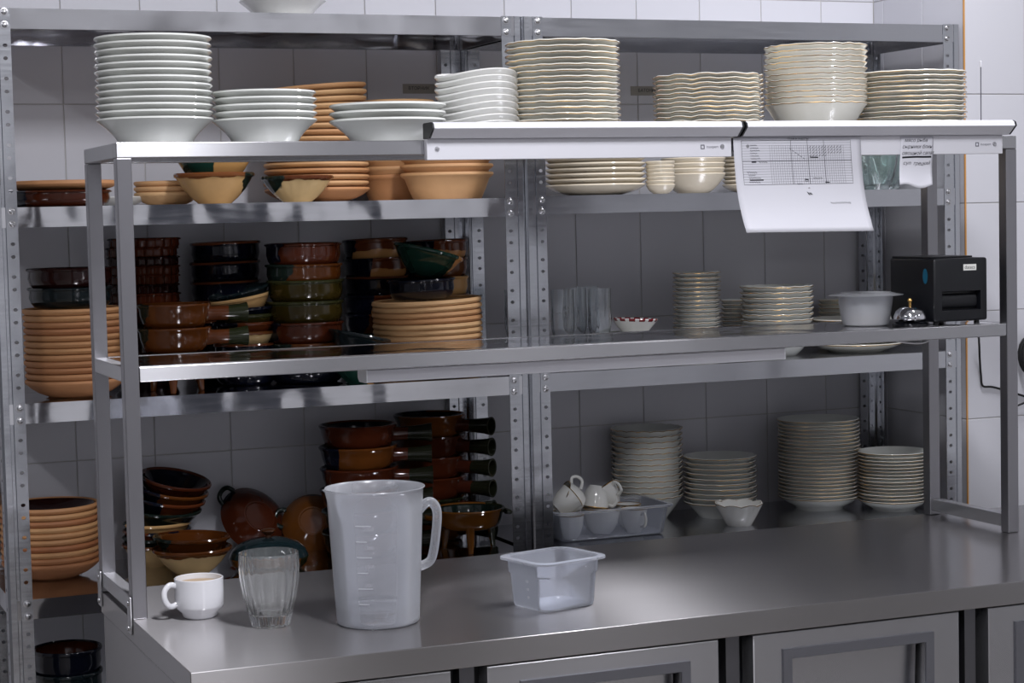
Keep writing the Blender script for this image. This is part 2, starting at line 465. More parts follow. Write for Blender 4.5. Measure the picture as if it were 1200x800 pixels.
def upright(parent, x, y, sx, sy, holes, skip, top=2.122):
    """perforated corner post: inner flange edge at x, face at y; sx, sy point outwards / to the rear"""
    prof = [(0, 0), (.026, 0), (.0275, .004), (.034, .004), (.0355, .0005), (.049, .0005), (.0545, .006), (.0545, .045)]
    prof = [(x+sx*a, y+sy*b) for a, b in prof]
    verts, faces = [], []
    for k, (a, b) in enumerate(zip(prof, prof[1:])):
        hz = [h for h in holes if h not in skip] if k == 0 else ([h-.018 for h in holes] if k == len(prof)-2 else [])
        v, f = strip(a, b, 0.02, top, hz)
        off = len(verts); verts += v; faces += [tuple(q+off for q in ff) for ff in f]
    me = mesh(verts, faces)
    bm = bmesh.new(); bm.from_mesh(me); bmesh.ops.remove_doubles(bm, verts=bm.verts[:], dist=1e-4); bm.to_mesh(me); bm.free()
    o = link('upright', me, 'steel_upright', parent)
    md = o.modifiers.new('sheet', 'SOLIDIFY'); md.thickness = .0014; md.offset = -sx*sy
    return o
bolt_me = lathe([(0, .0055), (.004, .0052), (.0062, .004), (.0066, .0008), (.0095, .0006), (.0098, 0), (0, 0)], 14)
bolt_me.transform(Matrix.Rotation(PI/2, 4, 'X')); bolt_me.materials.append(M['bolt_zinc'])
def rack(name, xa, xb, zs, label, smat):
    t = empty(name, (0, 0, 0))
    holes = []
    bz = [z - d for z in zs for d in (.009, .038)]
    z = zs[0]-.009
    while z > .05: holes += [z, z-.029]; z -= HP
    for x, sx in ((xa, -1), (xb, 1)):
        for y, sy in ((R, 1), (RB, -1)):
            u = upright(t, x, y, sx, sy, holes, set())
            for b in bz:
                if sy == 1:
                    o = bpy.data.objects.new('bolt', bolt_me); COL.objects.link(o); o.parent = u; o.location = (x+sx*.0125, R-.0002, b)
                else:
                    o = bpy.data.objects.new('bolt', bolt_me); COL.objects.link(o); o.parent = u; o.location = (x+sx*.0125, RB+.0002, b); o.rotation_euler = (0, 0, PI)
    for z in zs:
        h, a, b, s = .046, R+.0018, RB-.0018, .0014
        poly = [(a, z-h), (a, z), (b, z), (b, z-h), (b-.014, z-h), (b-.014, z-h+s), (b-s, z-h+s), (b-s, z-s), (a+s, z-s), (a+s, z-h+s), (a+.014, z-h+s), (a+.014, z-h)]
        sh = link('shelf', prism_x(poly, xa-.047, xb+.047), smat, t)
        for xe in (xa-.046, xb+.0445):
            link('end_lip', box(xe, xe+.0014, a+.016, b-.016, z-h, z-s-.0005), 'steel_rack', sh)
        ym = (a+b)/2
        link('stiffener', prism_x([(ym-.03, z-s-.0004), (ym-.025, z-.016), (ym+.025, z-.016), (ym+.03, z-s-.0004)], xa-.04, xb+.04), 'steel_rack', sh)
    tag(t, label, 'rack')
    return t
rack('storage_rack', -.0895, 1.1031, [2.1198, 1.672, 1.225, .7743, .325], 'bolted perforated steel rack loaded with brown earthenware', 'steel_rack')
rack('storage_rack', 1.2138, 2.4038, [2.1200, 1.675, 1.227, .777, .33], 'bolted perforated steel rack loaded with white porcelain stacks', 'steel_satin')

# ------------------------------------------------------------------ refrigerated counter
ZC = .85
ct = empty('refrigerated_counter', (0, 0, 0))
CX1 = 2.72
link('worktop', box(0, CX1, -.5017, .345, ZC-.047, ZC, .0016, 2), 'steel_counter', ct)
link('side_panel', box(.003, .02, -.485, .335, .12, ZC-.0475, .001), 'steel_counter', ct)
link('side_panel', box(CX1-.02, CX1-.003, -.485, .335, .12, ZC-.0475, .001), 'steel_counter', ct)
link('back_panel', box(.021, CX1-.021, .32, .334, .12, ZC-.0475), 'steel_counter', ct)
link('floor_panel', box(.021, CX1-.021, -.44, .319, .12, .14), 'steel_counter', ct)
link('inner_fascia', box(.021, CX1-.021, -.445, -.43, .141, ZC-.0475), 'black_plastic', ct)
for lx in (.08, 1.35, CX1-.1):
    for ly in (-.4, .26):
        link('foot', lathe([(0, 0), (.025, 0), (.025, .01), (.016, .014), (.016, .1195), (0, .1195)], 16), 'steel_post', ct, (lx, ly, 0))
DZ0, DZ1 = .16, .799
def door(xa, xb, k):
    d = link('door', None_door(xa, xb), 'steel_brushed', ct)
    ix0, ix1, iz1 = xa+.066, xb-.064, DZ1-.034
    iz0 = iz1-.15
    b = .014
    # raised bezel around the recessed grip
    bez = frame_xz(ix0, ix1, iz0, iz1, .019, -.4985, -.4925)
    g = link('handle_bezel', bez, 'steel_bezel', d)
    pull = prism_x([(-.4915, iz1-.021), (-.452, iz1-.021), (-.452, iz0+.02), (-.4915, iz0+.02), (-.456, iz0+.03), (-.4605, iz1-.03)], ix0+.0195, ix1-.0195)
    link('grip_recess', pull, 'steel_brushed', d)
def frame_xz(x0, x1, z0, z1, b, ya, yb):
    o = [(x0, z0), (x1, z0), (x1, z1), (x0, z1)]; i = [(x0+b, z0+b), (x1-b, z0+b), (x1-b, z1-b), (x0+b, z1-b)]
    v = [(x, ya, z) for x, z in o] + [(x, ya, z) for x, z in i] + [(x, yb, z) for x, z in o] + [(x, yb, z) for x, z in i]
    f = []
    for k in range(4):
        j = (k+1) % 4
        f += [(k, j, 4+j, 4+k), (8+k, 12+k, 12+j, 8+j), (k, 8+k, 8+j, j), (4+k, 4+j, 12+j, 12+k)]
    me = mesh(v, f)
    bm = bmesh.new(); bm.from_mesh(me); bmesh.ops.recalc_face_normals(bm, faces=bm.faces[:]); bm.to_mesh(me); bm.free()
    return me
def None_door(xa, xb):
    ix0, ix1, iz1 = xa+.066+.012, xb-.064-.012, DZ1-.034-.012
    iz0 = DZ1-.034-.15+.012
    ya, yb = -.4935, -.449
    o = [(xa, DZ0), (xb, DZ0), (xb, DZ1), (xa, DZ1)]; i = [(ix0, iz0), (ix1, iz0), (ix1, iz1), (ix0, iz1)]
    v = [(x, ya, z) for x, z in o] + [(x, ya, z) for x, z in i] + [(x, yb, z) for x, z in o] + [(x, yb, z) for x, z in i]
    f = []
    for k in range(4):
        j = (k+1) % 4
        f += [(k, j, 4+j, 4+k), (8+k, 12+k, 12+j, 8+j), (k, 8+k, 8+j, j), (4+k, 4+j, 12+j, 12+k)]
    me = mesh(v, f)
    bm = bmesh.new(); bm.from_mesh(me); bmesh.ops.recalc_face_normals(bm, faces=bm.faces[:])
    outer = [e for e in bm.edges if all(abs(vv.co.y-ya) < 1e-5 for vv in e.verts) and (all(vv.index < 4 for vv in e.verts))]
    bmesh.ops.bevel(bm, geom=outer, offset=.003, segments=2, affect='EDGES', profile=.5)
    bm.to_mesh(me); bm.free(); return me
for k, xa in enumerate((.002+.022, .554, 1.1116, 1.662)):
    door(xa, (.4836, 1.0365, 1.591, 2.1425)[k], k)
for xa, xb in ((.505, .535), (1.06, 1.09), (1.615, 1.642), (2.165, CX1-.03)):
    link('mullion', box(xa, xb, -.478, -.4455, .141, ZC-.0478, .001), 'steel_dark', ct)
tag(ct, 'long brushed steel refrigerated counter with recessed-grip doors', 'counter')

# ------------------------------------------------------------------ shelf frame standing on the counter
FL, FD, ZT, ZM = 2.0778, .3217, 1.7865, 1.3482
fr = empty('counter_shelf_frame', (0, 0, ZC))
def fpart(name, x0, x1, y0, y1, z0, z1, mat='steel_post', bev=.002, par=None):
    return link(name, box(x0, x1, y0, y1, z0-ZC, z1-ZC, bev), mat, par or fr)
P = .03
for x in (0, FL):
    for y in (0, FD):
        fpart('post', x, x+P, y, y+P, ZC+.0005, ZT-P-.0003)
    for z, nm_ in ((ZM, 'side_rail'), (ZC+.042, 'base_rail')):
        fpart(nm_, x+.001, x+P-.001, P+.0004, FD-.0004, z-P, z, 'steel_brushed')
    fpart('top_side_rail', x, x+P, P+.0004, FD-.0004, ZT-P, ZT, 'steel_brushed')
tf = link('top_front_rail', box(0, FL+P, 0, P, ZT-P-ZC, ZT-ZC, .002), 'steel_brushed', fr)
link('top_back_rail', box(0, FL+P, FD, FD+P, ZT-P-ZC, ZT-ZC, .002), 'steel_brushed', fr)
link('top_shelf', box(P+.0005, FL-.0005, P+.0005, FD-.0005, ZT-.012-ZC, ZT-ZC, .0008), 'steel_brushed', fr)
link('middle_front_rail', box(P+.0004, FL-.0004, .001, P-.001, ZM-P-ZC, ZM-ZC, .002), 'steel_brushed', fr)
link('middle_back_rail', box(P+.0004, FL-.0004, FD+.001, FD+P-.001, ZM-P-ZC, ZM-ZC, .002), 'steel_brushed', fr)
link('middle_shelf', box(P+.0005, FL-.0005, P-.0005, FD+.0005, ZM-.012-ZC, ZM-ZC-.0004, .0008), 'steel_rack', fr)
br = link('bracket', box(-.0045, -.0008, .0, .03, -.03, .045, .001), 'steel_brushed', fr)
for zz in (.032, -.018):
    link('screw', xform(lathe([(0, .004), (.004, .0035), (.0058, .001), (.006, 0), (0, 0)], 12), Matrix.Rotation(-PI/2, 4, 'Y')), 'bolt_zinc', br, (-.0046, .015, zz))
br = link('bracket', box(-.0045, -.0008, FD, FD+.03, -.03, .045, .001), 'steel_brushed', fr)
for zz in (.032, -.018):
    link('screw', xform(lathe([(0, .004), (.004, .0035), (.0058, .001), (.006, 0), (0, 0)], 12), Matrix.Rotation(-PI/2, 4, 'Y')), 'bolt_zinc', br, (-.0046, FD+.015, zz))
tag(fr, 'two-tier square-tube steel shelf frame standing on the counter', 'shelf')

# heat lamps along the top shelf
def heat_lamp(xa, xb, label):
    t = empty('heat_lamp', (xa, 0, 1.745)); L = xb-xa
    z = lambda q: q-1.745
    hood = [(.004, z(1.7885)), (.004, z(1.8185)), (-.002, z(1.821)), (-.044, z(1.821)), (-.052, z(1.817)), (-.055, z(1.808)), (-.0535, z(1.8065)), (-.034, z(1.7905)), (-.031, z(1.7885))]
    link('hood', prism_x(hood, .004, L-.004), 'lamp_white', t)
    link('front_panel', box(.0, L-.012, -.018, -.0015, 0, z(1.788), .0012), 'lamp_white', t)
    cap = [(y*1.02-.0003, q) for y, q in hood]
    link('end_cap', prism_x(cap, 0, .0038), 'black_plastic', t); link('end_cap', prism_x(cap, L-.0038, L), 'black_plastic', t)
    for sx in (.022, L-.035):
        link('screw', xform(lathe([(0, .003), (.004, .0026), (.0055, .0006), (.0056, 0), (0, 0)], 12), UPRIGHT), 'bolt_zinc', t, (sx, -.0182, .022))
    lg = frame_xz(0, .0095, 0, .0095, .0018, -.0003, 0); link('logo', lg, 'grey_ink', t, (L-.088, -.0184, .017))
    tm = xform(text_mesh('inoxpert', .0085, 'LEFT'), UPRIGHT); link('lettering', tm, 'grey_ink', t, (L-.074, -.0185, .0218))
    tag(t, label, 'lamp')
heat_lamp(.634, 1.3535, 'white heat lamp rail with a bare front panel')
heat_lamp(1.3585, 2.0675, 'white heat lamp rail with papers taped to it')
ul = empty('under_shelf_lamp', (.507, .034, 1.29))
link('housing', prism_x([(0, .0), (0, .024), (.004, .0275), (.06, .0275), (.06, .006), (.05, -.002), (.01, -.002)], .003, .99), 'lamp_white', ul)
link('end_cap', prism_x([(0, .0), (0, .024), (.004, .0275), (.06, .0275), (.06, .006), (.05, -.002), (.01, -.002)], 0, .0028), 'diffuser', ul)
link('end_cap', prism_x([(0, .0), (0, .024), (.004, .0275), (.06, .0275), (.06, .006), (.05, -.002), (.01, -.002)], .9902, .993), 'diffuser', ul)
tag(ul, 'long pale lamp strip fixed beneath the middle shelf', 'lamp')

# ------------------------------------------------------------------ crockery
ORD = ['topmost', 'second from top', 'third from top', 'fourth from top', 'fifth from top', 'sixth from top', 'seventh from top', 'eighth from top', 'ninth from top', 'tenth from top',
       'eleventh from top', 'twelfth from top', 'thirteenth from top', 'fourteenth from top', 'fifteenth from top', 'sixteenth from top', 'seventeenth from top', 'eighteenth from top',
       'nineteenth from top', 'twentieth from top', 'twenty-first from top', 'twenty-second from top', 'twenty-third from top', 'twenty-fourth from top']
SHAPES = {   # outer line as (share of radius, share of height)
    'deep':   [(.60, 0), (.63, .10), (.68, .30), (.76, .52), (.86, .74), (.95, .90), (1.0, 1.0)],
    'flat':   [(.58, 0), (.62, .18), (.70, .34), (.80, .52), (.92, .80), (1.0, 1.0)],
    'coupe':  [(.50, 0), (.56, .10), (.70, .26), (.84, .50), (.95, .80), (1.0, 1.0)],
    'bowl':   [(.46, 0), (.50, .06), (.64, .22), (.80, .48), (.92, .76), (.97, .92), (1.0, 1.0)],
    'cone':   [(.52, 0), (.55, .06), (.66, .28), (.80, .56), (.92, .84), (1.0, 1.0)],
    'basin':  [(.70, 0), (.74, .05), (.83, .40), (.91, .78), (.965, .84), (1.0, .90), (1.0, .96), (.98, 1.0)],
    'clay':   [(.52, 0), (.58, .08), (.74, .26), (.88, .52), (.955, .70), (.99, .78), (1.005, .88), (.99, 1.0)],
    'clayflat': [(.74, 0), (.80, .10), (.92, .34), (.985, .52), (1.0, .70), (.985, 1.0)],
    'claybowl': [(.40, 0), (.44, .05), (.58, .20), (.76, .46), (.90, .74), (.945, .84), (1.0, .88), (1.01, .95), (.985, 1.0)],
    'casserole': [(.78, 0), (.84, .05), (.92, .22), (.965, .50), (.955, .80), (.965, .86), (1.0, .89), (1.01, .95), (.99, 1.0)],
    'pan':    [(.70, 0), (.78, .05), (.87, .25), (.93, .55), (.96, .82), (.995, .88), (1.01, .95), (.985, 1.0)],
}
def dish_mesh(kind, r, h, t, seg=40, scallop=0, amp=0, zamp=0, gold=0, oval=1.0):
    outer = [(a*r, b*h) for a, b in SHAPES[kind]]
    def mod(th, rr, zz):
        wgt = min(1, (rr/r))**5
        c = math.cos(scallop*th)
        if scallop >= 8: c = abs(math.cos(scallop*th/2))*2-1
        return rr*(1+amp*wgt*c), zz+zamp*wgt*c
    md = mod if scallop else None
    me = lathe(shell(outer, t), seg, md)
    gm = None
    if gold:
        q = gold; rr, zz = outer[-1][0], h+t*.15
        gm = lathe([(rr-t-q*.4, zz+q*.3), (rr-t*.5, zz+q*.75), (rr+q*.45, zz+q*.1), (rr+q*.1, zz-q*1.1), (rr-t*.4, zz-q*.2)], seg, md, True, 60)
        gm.materials.append(M['gold'])
    if oval != 1.0:
        me.transform(Matrix.Diagonal((oval, 1, 1, 1)))
    return me, gm
def lining(kind, r, h, t, mat, parent, top=.93):
    outer = [(a*r, b*h) for a, b in SHAPES[kind]]
    A = shell(outer, t+.0005); B = shell(outer, t+.0014)
    k = len(outer)+4
    pa, pb = [q for q in A[k:] if q[1] < h*top], [q for q in B[k:] if q[1] < h*top]
    return link('glazed_inside', lathe(pa+pb[::-1], 40), mat, parent)
def colored(me, mat):
    c = me.copy(); c.materials.clear(); c.materials.append(M[mat]); return c
def stack(name, what, where, cat, kind, r, h, mat, x, y, z0, n, pitch, t=.004, scallop=0, amp=0, zamp=0, gold=0, lean=None, jit=.0012, seg=40, group=None, spin=0):
    me, gm = dish_mesh(kind, r, h, t, seg, scallop, amp, zamp, gold)
    me.materials.append(M[mat])
    for i in range(n):
        o = bpy.data.objects.new(name, me); COL.objects.link(o)
        a = 0 if not scallop else spin+random.uniform(-.04, .04)
        tx = ty = 0; dz = 0
        if lean and i >= lean[0]:
            f = (i-lean[0]+1)/(n-lean[0]); tx, ty = lean[1]*f, lean[2]*f
        j = jit if i else 0
        o.location = (x+random.uniform(-j, j), y+random.uniform(-j, j), z0+i*pitch+abs(math.sin(max(abs(tx), abs(ty))))*r*.35)
        o.rotation_euler = Euler((tx, ty, a if scallop else random.uniform(0, 6.28) if not lean else 0))
        k = n-1-i
        tag(o, f'{what}, {ORD[k]} of {where}' if n > 1 else f'{what} {where}', cat, group or f'{what}s in {where}')
        if gm:
            g = bpy.data.objects.new('gold_rim', gm); COL.objects.link(g); g.parent = o
SH1 = [2.1198, 1.672, 1.225, .7743, .325]; SH2 = [2.12, 1.675, 1.227, .777, .33]
# --- on the top shelf of the frame
stack('deep_plate', 'white deep plate', 'the tall stack above the corner post', 'plate', 'deep', .1186, .050, 'porcelain_cool', .113, .16, ZT, 13, .0136, t=.0052)
stack('deep_plate', 'white deep plate', 'the five-high stack', 'plate', 'deep', .109, .048, 'porcelain_cool', .342, .16, ZT, 5, .0142, t=.0052)
stack('deep_plate', 'white deep plate', 'the low three-high stack', 'plate', 'deep', .1247, .045, 'porcelain_cool', .604, .14, ZT, 3, .016, t=.0056)
stack('wavy_plate', 'white wavy-edged plate', 'the stack above the lamp end', 'plate', 'coupe', .0925, .036, 'porcelain_white', .820, .17, ZT, 9, .0138, t=.0062, scallop=2, amp=.02, zamp=.0075, spin=-1.36)
stack('gold_rim_plate', 'gold-rimmed scalloped plate', 'the tall stack beside the wavy plates', 'plate', 'flat', .126, .030, 'porcelain_warm', 1.021, .16, ZT, 15, .0131, t=.0042, scallop=16, amp=.008, zamp=.0009, gold=.0013)
stack('gold_rim_plate', 'gold-rimmed ruffled plate', 'the stack over the lamp joint', 'plate', 'flat', .1245, .030, 'porcelain_warm', 1.381, .16, ZT, 12, .0103, t=.0036, scallop=12, amp=.012, zamp=.002, gold=.0013)
stack('gold_rim_bowl', 'gold-rimmed scalloped deep bowl', 'the tall nested stack above the chart', 'bowl', 'cone', .1188, .081, 'porcelain_warm', 1.657, .15, ZT, 11, .0132, t=.0042, scallop=18, amp=.01, zamp=.0012, gold=.0013)
stack('gold_rim_plate', 'gold-rimmed plate', 'the stack above the handwritten note', 'plate', 'flat', .1315, .026, 'porcelain_warm', 1.931, .172, ZT, 12, .0117, t=.0034, scallop=14, amp=.006, zamp=.0006, gold=.0013)
# --- earthenware rack, second shelf
stack('terracotta_plate', 'unglazed terracotta plate', 'the tall leaning stack behind white plates', 'plate', 'clay', .133, .036, 'terracotta', .693, .975, SH1[1], 17, .0158, t=.0065, lean=(9, 0, -.07), jit=.002)
stack('terracotta_dish', 'small terracotta dish', 'the low trio beside the paired bowls', 'dish', 'clay', .0802, .032, 'terracotta', .314, 1.0, SH1[1], 3, .0136, t=.007)
def one(name, label, cat, kind, r, h, t, mat, loc, rot=(0, 0, 0), oval=1.0, seg=40, scallop=0, amp=0, zamp=0, gold=0, group=None):
    me, gm = dish_mesh(kind, r, h, t, seg, scallop, amp, zamp, gold, oval); me.materials.append(M[mat])
    o = link(name, me, None, None, loc, rot); tag(o, label, cat, group)
    if gm: link('gold_rim', gm, None, o)
    return o
one('glazed_dish', 'brown glazed dish beneath a terracotta plate on the rack', 'dish', 'casserole', .124, .038, .006, 'glaze_redbrown', (.030, .88, SH1[1]))
one('terracotta_plate', 'single terracotta plate lying on a brown glazed dish', 'plate', 'clayflat', .127, .022, .008, 'terracotta_red', (.040, .88, SH1[1]+.0385))
one('white_saucer', 'white saucer half hidden behind the frame post', 'saucer', 'coupe', .065, .022, .004, 'porcelain_white', (.200, 1.02, SH1[1]))
one('glazed_bowl', 'cream bowl with a brown rim, lower of a nested pair', 'bowl', 'claybowl', .097, .075, .006, 'glaze_tan_green', (.398, .85, SH1[1]))
one('glazed_bowl', 'green and tan bowl nested in a cream bowl', 'bowl', 'claybowl', .096, .075, .006, 'glaze_green_tan', (.398, .85, SH1[1]+.046))
one('crimped_bowl', 'small cream bowl with a crimped brown rim', 'bowl', 'claybowl', .087, .064, .006, 'glaze_cream_green', (.593, .81, SH1[1]), scallop=22, amp=.02, seg=88)
for k in range(3):
    one('oval_basin', f'wide terracotta basin, {ORD[2-k]} of the pile beside the post', 'basin', 'basin', .099, .068, .009, 'terracotta', (1.000, .855, SH1[1]+.021*k), oval=1.22, group='wide terracotta basins beside the post')
for k in range(10):
    one('oval_basin', f'terracotta basin, {ORD[9-k]} of the tall pile behind the wide basins', 'basin', 'basin', .088, .068, .009, 'terracotta', (.930+.001*k, 1.05, SH1[1]+.0215*k), oval=1.12, group='terracotta basins in the tall pile')
one('white_plate', 'white plate lying alone on top of the rack', 'plate', 'deep', .107, .046, .005, 'porcelain_white', (.596, .9, SH1[0]))
# --- earthenware rack, third shelf
stack('terracotta_plate', 'terracotta soup plate', 'the stack beside the corner upright', 'plate', 'clay', .1165, .042, 'terracotta_red', .050, .862, SH1[2], 12, .0152, t=.0065)
one('casserole_dish', 'dark teal casserole resting on terracotta plates', 'dish', 'casserole', .100, .048, .006, 'glaze_teal', (.046, .862, SH1[2]+.2108))
one('casserole_dish', 'dark brown casserole atop the teal one', 'dish', 'casserole', .101, .05, .006, 'glaze_darkbrown', (.046, .862, SH1[2]+.2540))
one('casserole_dish', 'dark casserole under the crimped brown dishes', 'dish', 'casserole', .088, .15, .007, 'glaze_darkbrown', (.262, 1.06, SH1[2]))
for k in range(9):
    one('crimped_dish', f'dark brown crimped dish, {ORD[8-k]} of its stack', 'dish', 'casserole', .088, .034, .006, 'glaze_redbrown' if k % 3 else 'glaze_darkbrown', (.262+random.uniform(-.003, .003), 1.06, SH1[2]+.151+.0228*k), scallop=20, amp=.035, seg=80, group='dark brown crimped dishes')
def handle_mesh(r0, length):
    # hollow socket handle along +x, starting at the pan wall
    prof = [(.0, r0-.012), (.021, r0-.012), (.0175, r0+.012), (.018, r0+length*.45), (.021, r0+length*.8), (.0245, r0+length), (.0195, r0+length), (.015, r0+length*.8), (.012, r0+length*.55), (0, r0+length*.5)]
    me = lathe(prof, 20); me.transform(Matrix.Rotation(PI/2, 4, 'Y')); return me
def pan(label, mat, hmat, loc, rz, r=.088, h=.06, group=None, tilt=0, legs=0):
    o = one('glazed_pan', label, 'pan', 'pan', r, h, .006, mat, loc, (0, tilt, rz), group=group)
    hm = handle_mesh(r-.004, .092); hm.transform(Matrix.Translation((0, 0, h*.55))); link('handle', hm, hmat, o)
    return o
def legged(name, label, mat, legmat, loc, r, h, leg, rz=0, ears=False):
    o = one(name, label, 'dish', 'pan', r, h, .006, mat, (loc[0], loc[1], loc[2]+leg), (0, 0, rz))
    for k in range(3):
        a = PI*2*k/3-PI*.60
        c = Vector((math.cos(a)*r*.72, math.sin(a)*r*.72, 0))
        link('leg', tube([c+Vector((0, 0, .012)), c*1.03+Vector((0, 0, -leg*.45)), c*1.08+Vector((0, 0, -leg+.001))], [.013, .0095, .0065], 10), legmat, o)
    if ears:
        for s in (0, PI):
            c, sn = math.cos(s), math.sin(s)
            pts = [(r*.97, -.028, h*.72), (r+.012, -.02, h*.66), (r+.018, 0, h*.62), (r+.012, .02, h*.66), (r*.97, .028, h*.72)]
            link('ear_handle', tube(smooth_path([(c*x-sn*y, sn*x+c*y, z) for x, y, z in pts], 4), .0065, 8), legmat, o)
    return o
legged('legged_dish', 'brown footed dish under the two skillets', 'glaze_redbrown', 'glaze_brown', (.280, .815, SH1[2]), .086, .052, .042)
pan('brown skillet with a green-tipped handle, lower of the pair', 'glaze_brown', 'glaze_handle', (.280, .815, SH1[2]+.0955), -.08, r=.0877)
pan('brown skillet with a green-tipped handle, upper of the pair', 'glaze_brown', 'glaze_handle', (.281, .815, SH1[2]+.152), -.05, r=.0877)
for k in range(7):
    one('casserole_dish', f'dark blue casserole, {ORD[6-k]} of the stack behind the skillet handles', 'dish', 'casserole', .0895, .058, .006, 'glaze_blue', (.477+.003*math.sin(k), 1.075, SH1[2]+.0492*k), (0, -.02 if k > 3 else 0, 0), group='dark blue casseroles')
for k, (mt, nm_, dz, ty) in enumerate([('glaze_blue', 'dark blue', 0, 0), ('glaze_blue', 'dark blue', .045, 0), ('glaze_cream_brown', 'cream', .075, 0), ('glaze_tan_brown', 'tan', .098, 0), ('glaze_olive', 'olive green', .118, 0),
                                  ('glaze_blue_plain', 'plain blue', .135, -.04), ('glaze_tan_green', 'tan', .150, -.16), ('glaze_teal', 'teal', .166, -.22)]):
    one('glazed_bowl', f'{nm_} bowl, {ORD[7-k]} of the mixed pile beyond the skillet handles', 'bowl', 'claybowl' if k > 1 else 'casserole', .0775, .058, .005, mt, (.481, .932, SH1[2]+dz+(.012 if ty < -.1 else 0)), (0, ty, 0), group='mixed bowls beyond the skillet handles')
for k, (mt, nm_, z, hh) in enumerate([('glaze_blue', 'dark blue', 0, .052), ('glaze_brown', 'brown', .0475, .052), ('glaze_redbrown', 'red-brown', .095, .056), ('glaze_olive', 'olive', .1455, .058), ('glaze_olive', 'olive', .1985, .057),
                                      ('glaze_brown', 'brown', .2430, .052), ('glaze_redbrown', 'red-brown', .2890, .058)]):
    o = one('casserole_dish', f'{nm_} casserole, {ORD[6-k]} of the big central stack', 'dish', 'casserole', .0945, hh, .006, mt, (.632+.002*math.sin(2*k), .905, SH1[2]+z), (0, 0, .04*k), oval=1.02, group='big central casserole stack')
lining('casserole', .0945, .058, .006, 'glaze_blue_plain', o)
one('glazed_bowl', 'green and tan bowl at the shelf edge beneath a teal bowl', 'bowl', 'claybowl', .075, .062, .006, 'glaze_green_tan', (.735, .80, SH1[2]), (0, 0, .6))
one('glazed_bowl', 'teal bowl tilted in the green and tan bowl', 'bowl', 'claybowl', .078, .06, .006, 'glaze_teal', (.727, .80, SH1[2]+.061), (0, .22, 0))
MIX6 = [('glaze_darkgreen', 'dark green'), ('glaze_green', 'green'), ('glaze_amber_dark', 'amber'), ('glaze_tan_brown', 'brown and tan'), ('glaze_blue', 'dark blue'), ('glaze_tan_brown', 'brown and tan'), ('glaze_tan_brown_low', 'brown and tan')]
for k, (mt, nm_) in enumerate(MIX6):
    one('casserole_dish', f'{nm_} casserole, {ORD[6-k]} of the stack behind the flat plates', 'dish', 'casserole', .086, .058, .006, mt, (.878, 1.078, SH1[2]+.0488*k), (0, -.03 if k > 4 else 0, 0), group='casseroles behind the flat plates')
for k, (mt, nm_) in enumerate([('glaze_blue', 'dark blue'), ('glaze_brown', 'brown'), ('glaze_darkgreen', 'dark green'), ('glaze_blue', 'dark blue'), ('glaze_green_tan', 'teal and tan'), ('glaze_brown', 'brown'), ('glaze_tan_brown', 'brown and tan')]):
    one('casserole_dish', f'{nm_} casserole, {ORD[6-k]} of the stack beside the rear upright', 'dish', 'casserole', .0825, .056, .006, mt, (1.049, 1.078, SH1[2]+.0478*k), (0, -.03 if k > 4 else 0, 0), group='casseroles beside the rear upright')
stack('terracotta_plate', 'flat terracotta plate', 'the stack carrying a blue casserole', 'plate', 'clayflat', .140, .022, 'terracotta', .939, .858, SH1[2], 13, .0144, t=.008, lean=(6, 0, -.035))
one('casserole_dish', 'dark blue casserole resting on flat terracotta plates', 'dish', 'casserole', .0865, .05, .006, 'glaze_blue', (.925, .858, SH1[2]+.1985), (0, -.03, 0))
one('glazed_bowl', 'green and tan bowl tipped over a blue casserole', 'bowl', 'claybowl', .090, .066, .006, 'glaze_green', (.929, .858, SH1[2]+.2560), (0, .27, 0))
# --- earthenware rack, fourth shelf
stack('terracotta_plate', 'brown-glazed terracotta plate', 'the stack level with the worktop', 'plate', 'clay', .1185, .044, 'terracotta_red', .000, 1.005, SH1[3], 10, .0150, t=.0065)
gl_in = lathe([(0, .0085), (.06, .0105), (.085, .020), (.103, .034), (.1085, .0405), (.107, .0412), (.1, .0335), (.083, .0215), (.06, .0115), (0, .0096)], 40)
top_plate = [o for o in COL.objects if o.get('label') == 'brown-glazed terracotta plate, topmost of the stack level with the worktop'][0]
link('glazed_inside', gl_in, 'glaze_darkbrown', top_plate, (0, 0, .0012))
for k, (mt, nm_) in enumerate([('glaze_cream_brown', 'cream'), ('glaze_darkgreen', 'dark green'), ('glaze_tan_brown', 'tan'), ('glaze_tan_green', 'tan')]):
    one('glazed_bowl', f'{nm_} bowl, {ORD[8-1-k]} of the leaning bowl tower', 'bowl', 'claybowl', .085, .058, .006, mt, (.262+.002*k, 1.03, SH1[3]+.0175*k), (0, 0, k), group='leaning bowl tower')
for k, (mt, nm_, dz, ty) in enumerate([('glaze_darkgreen', 'dark green', .085, .05), ('glaze_tan_brown', 'tan', .112, .12), ('glaze_amber_dark', 'amber', .135, .15), ('glaze_redbrown', 'red-brown', .160, .17)]):
    o = one('glazed_bowl', f'{nm_} bowl, {ORD[3-k]} of the leaning bowl tower', 'bowl', 'claybowl', .090, .060, .006, mt, (.285+.007*k, 1.03, SH1[3]+dz), (.10+.03*k, ty, 0), group='leaning bowl tower')
lining('claybowl', .090, .060, .006, 'glaze_blue_plain', o)
o = one('glazed_bowl', 'cream bowl with a brown rim holding a second bowl', 'bowl', 'claybowl', .0965, .066, .006, 'glaze_cream_brown', (.317, .868, SH1[3]))
o = one('glazed_bowl', 'brown bowl with green glaze on its lip', 'bowl', 'claybowl', .0935, .064, .006, 'glaze_brown', (.315, .868, SH1[3]+.030), (0, .03, 0))
lid = empty('lidded_dish', (.505, .852, SH1[3]))
link('base', lathe(shell([(.070, 0), (.085, .004), (.094, .014), (.096, .024), (.098, .027)], .006), 40), 'glaze_amber', lid)
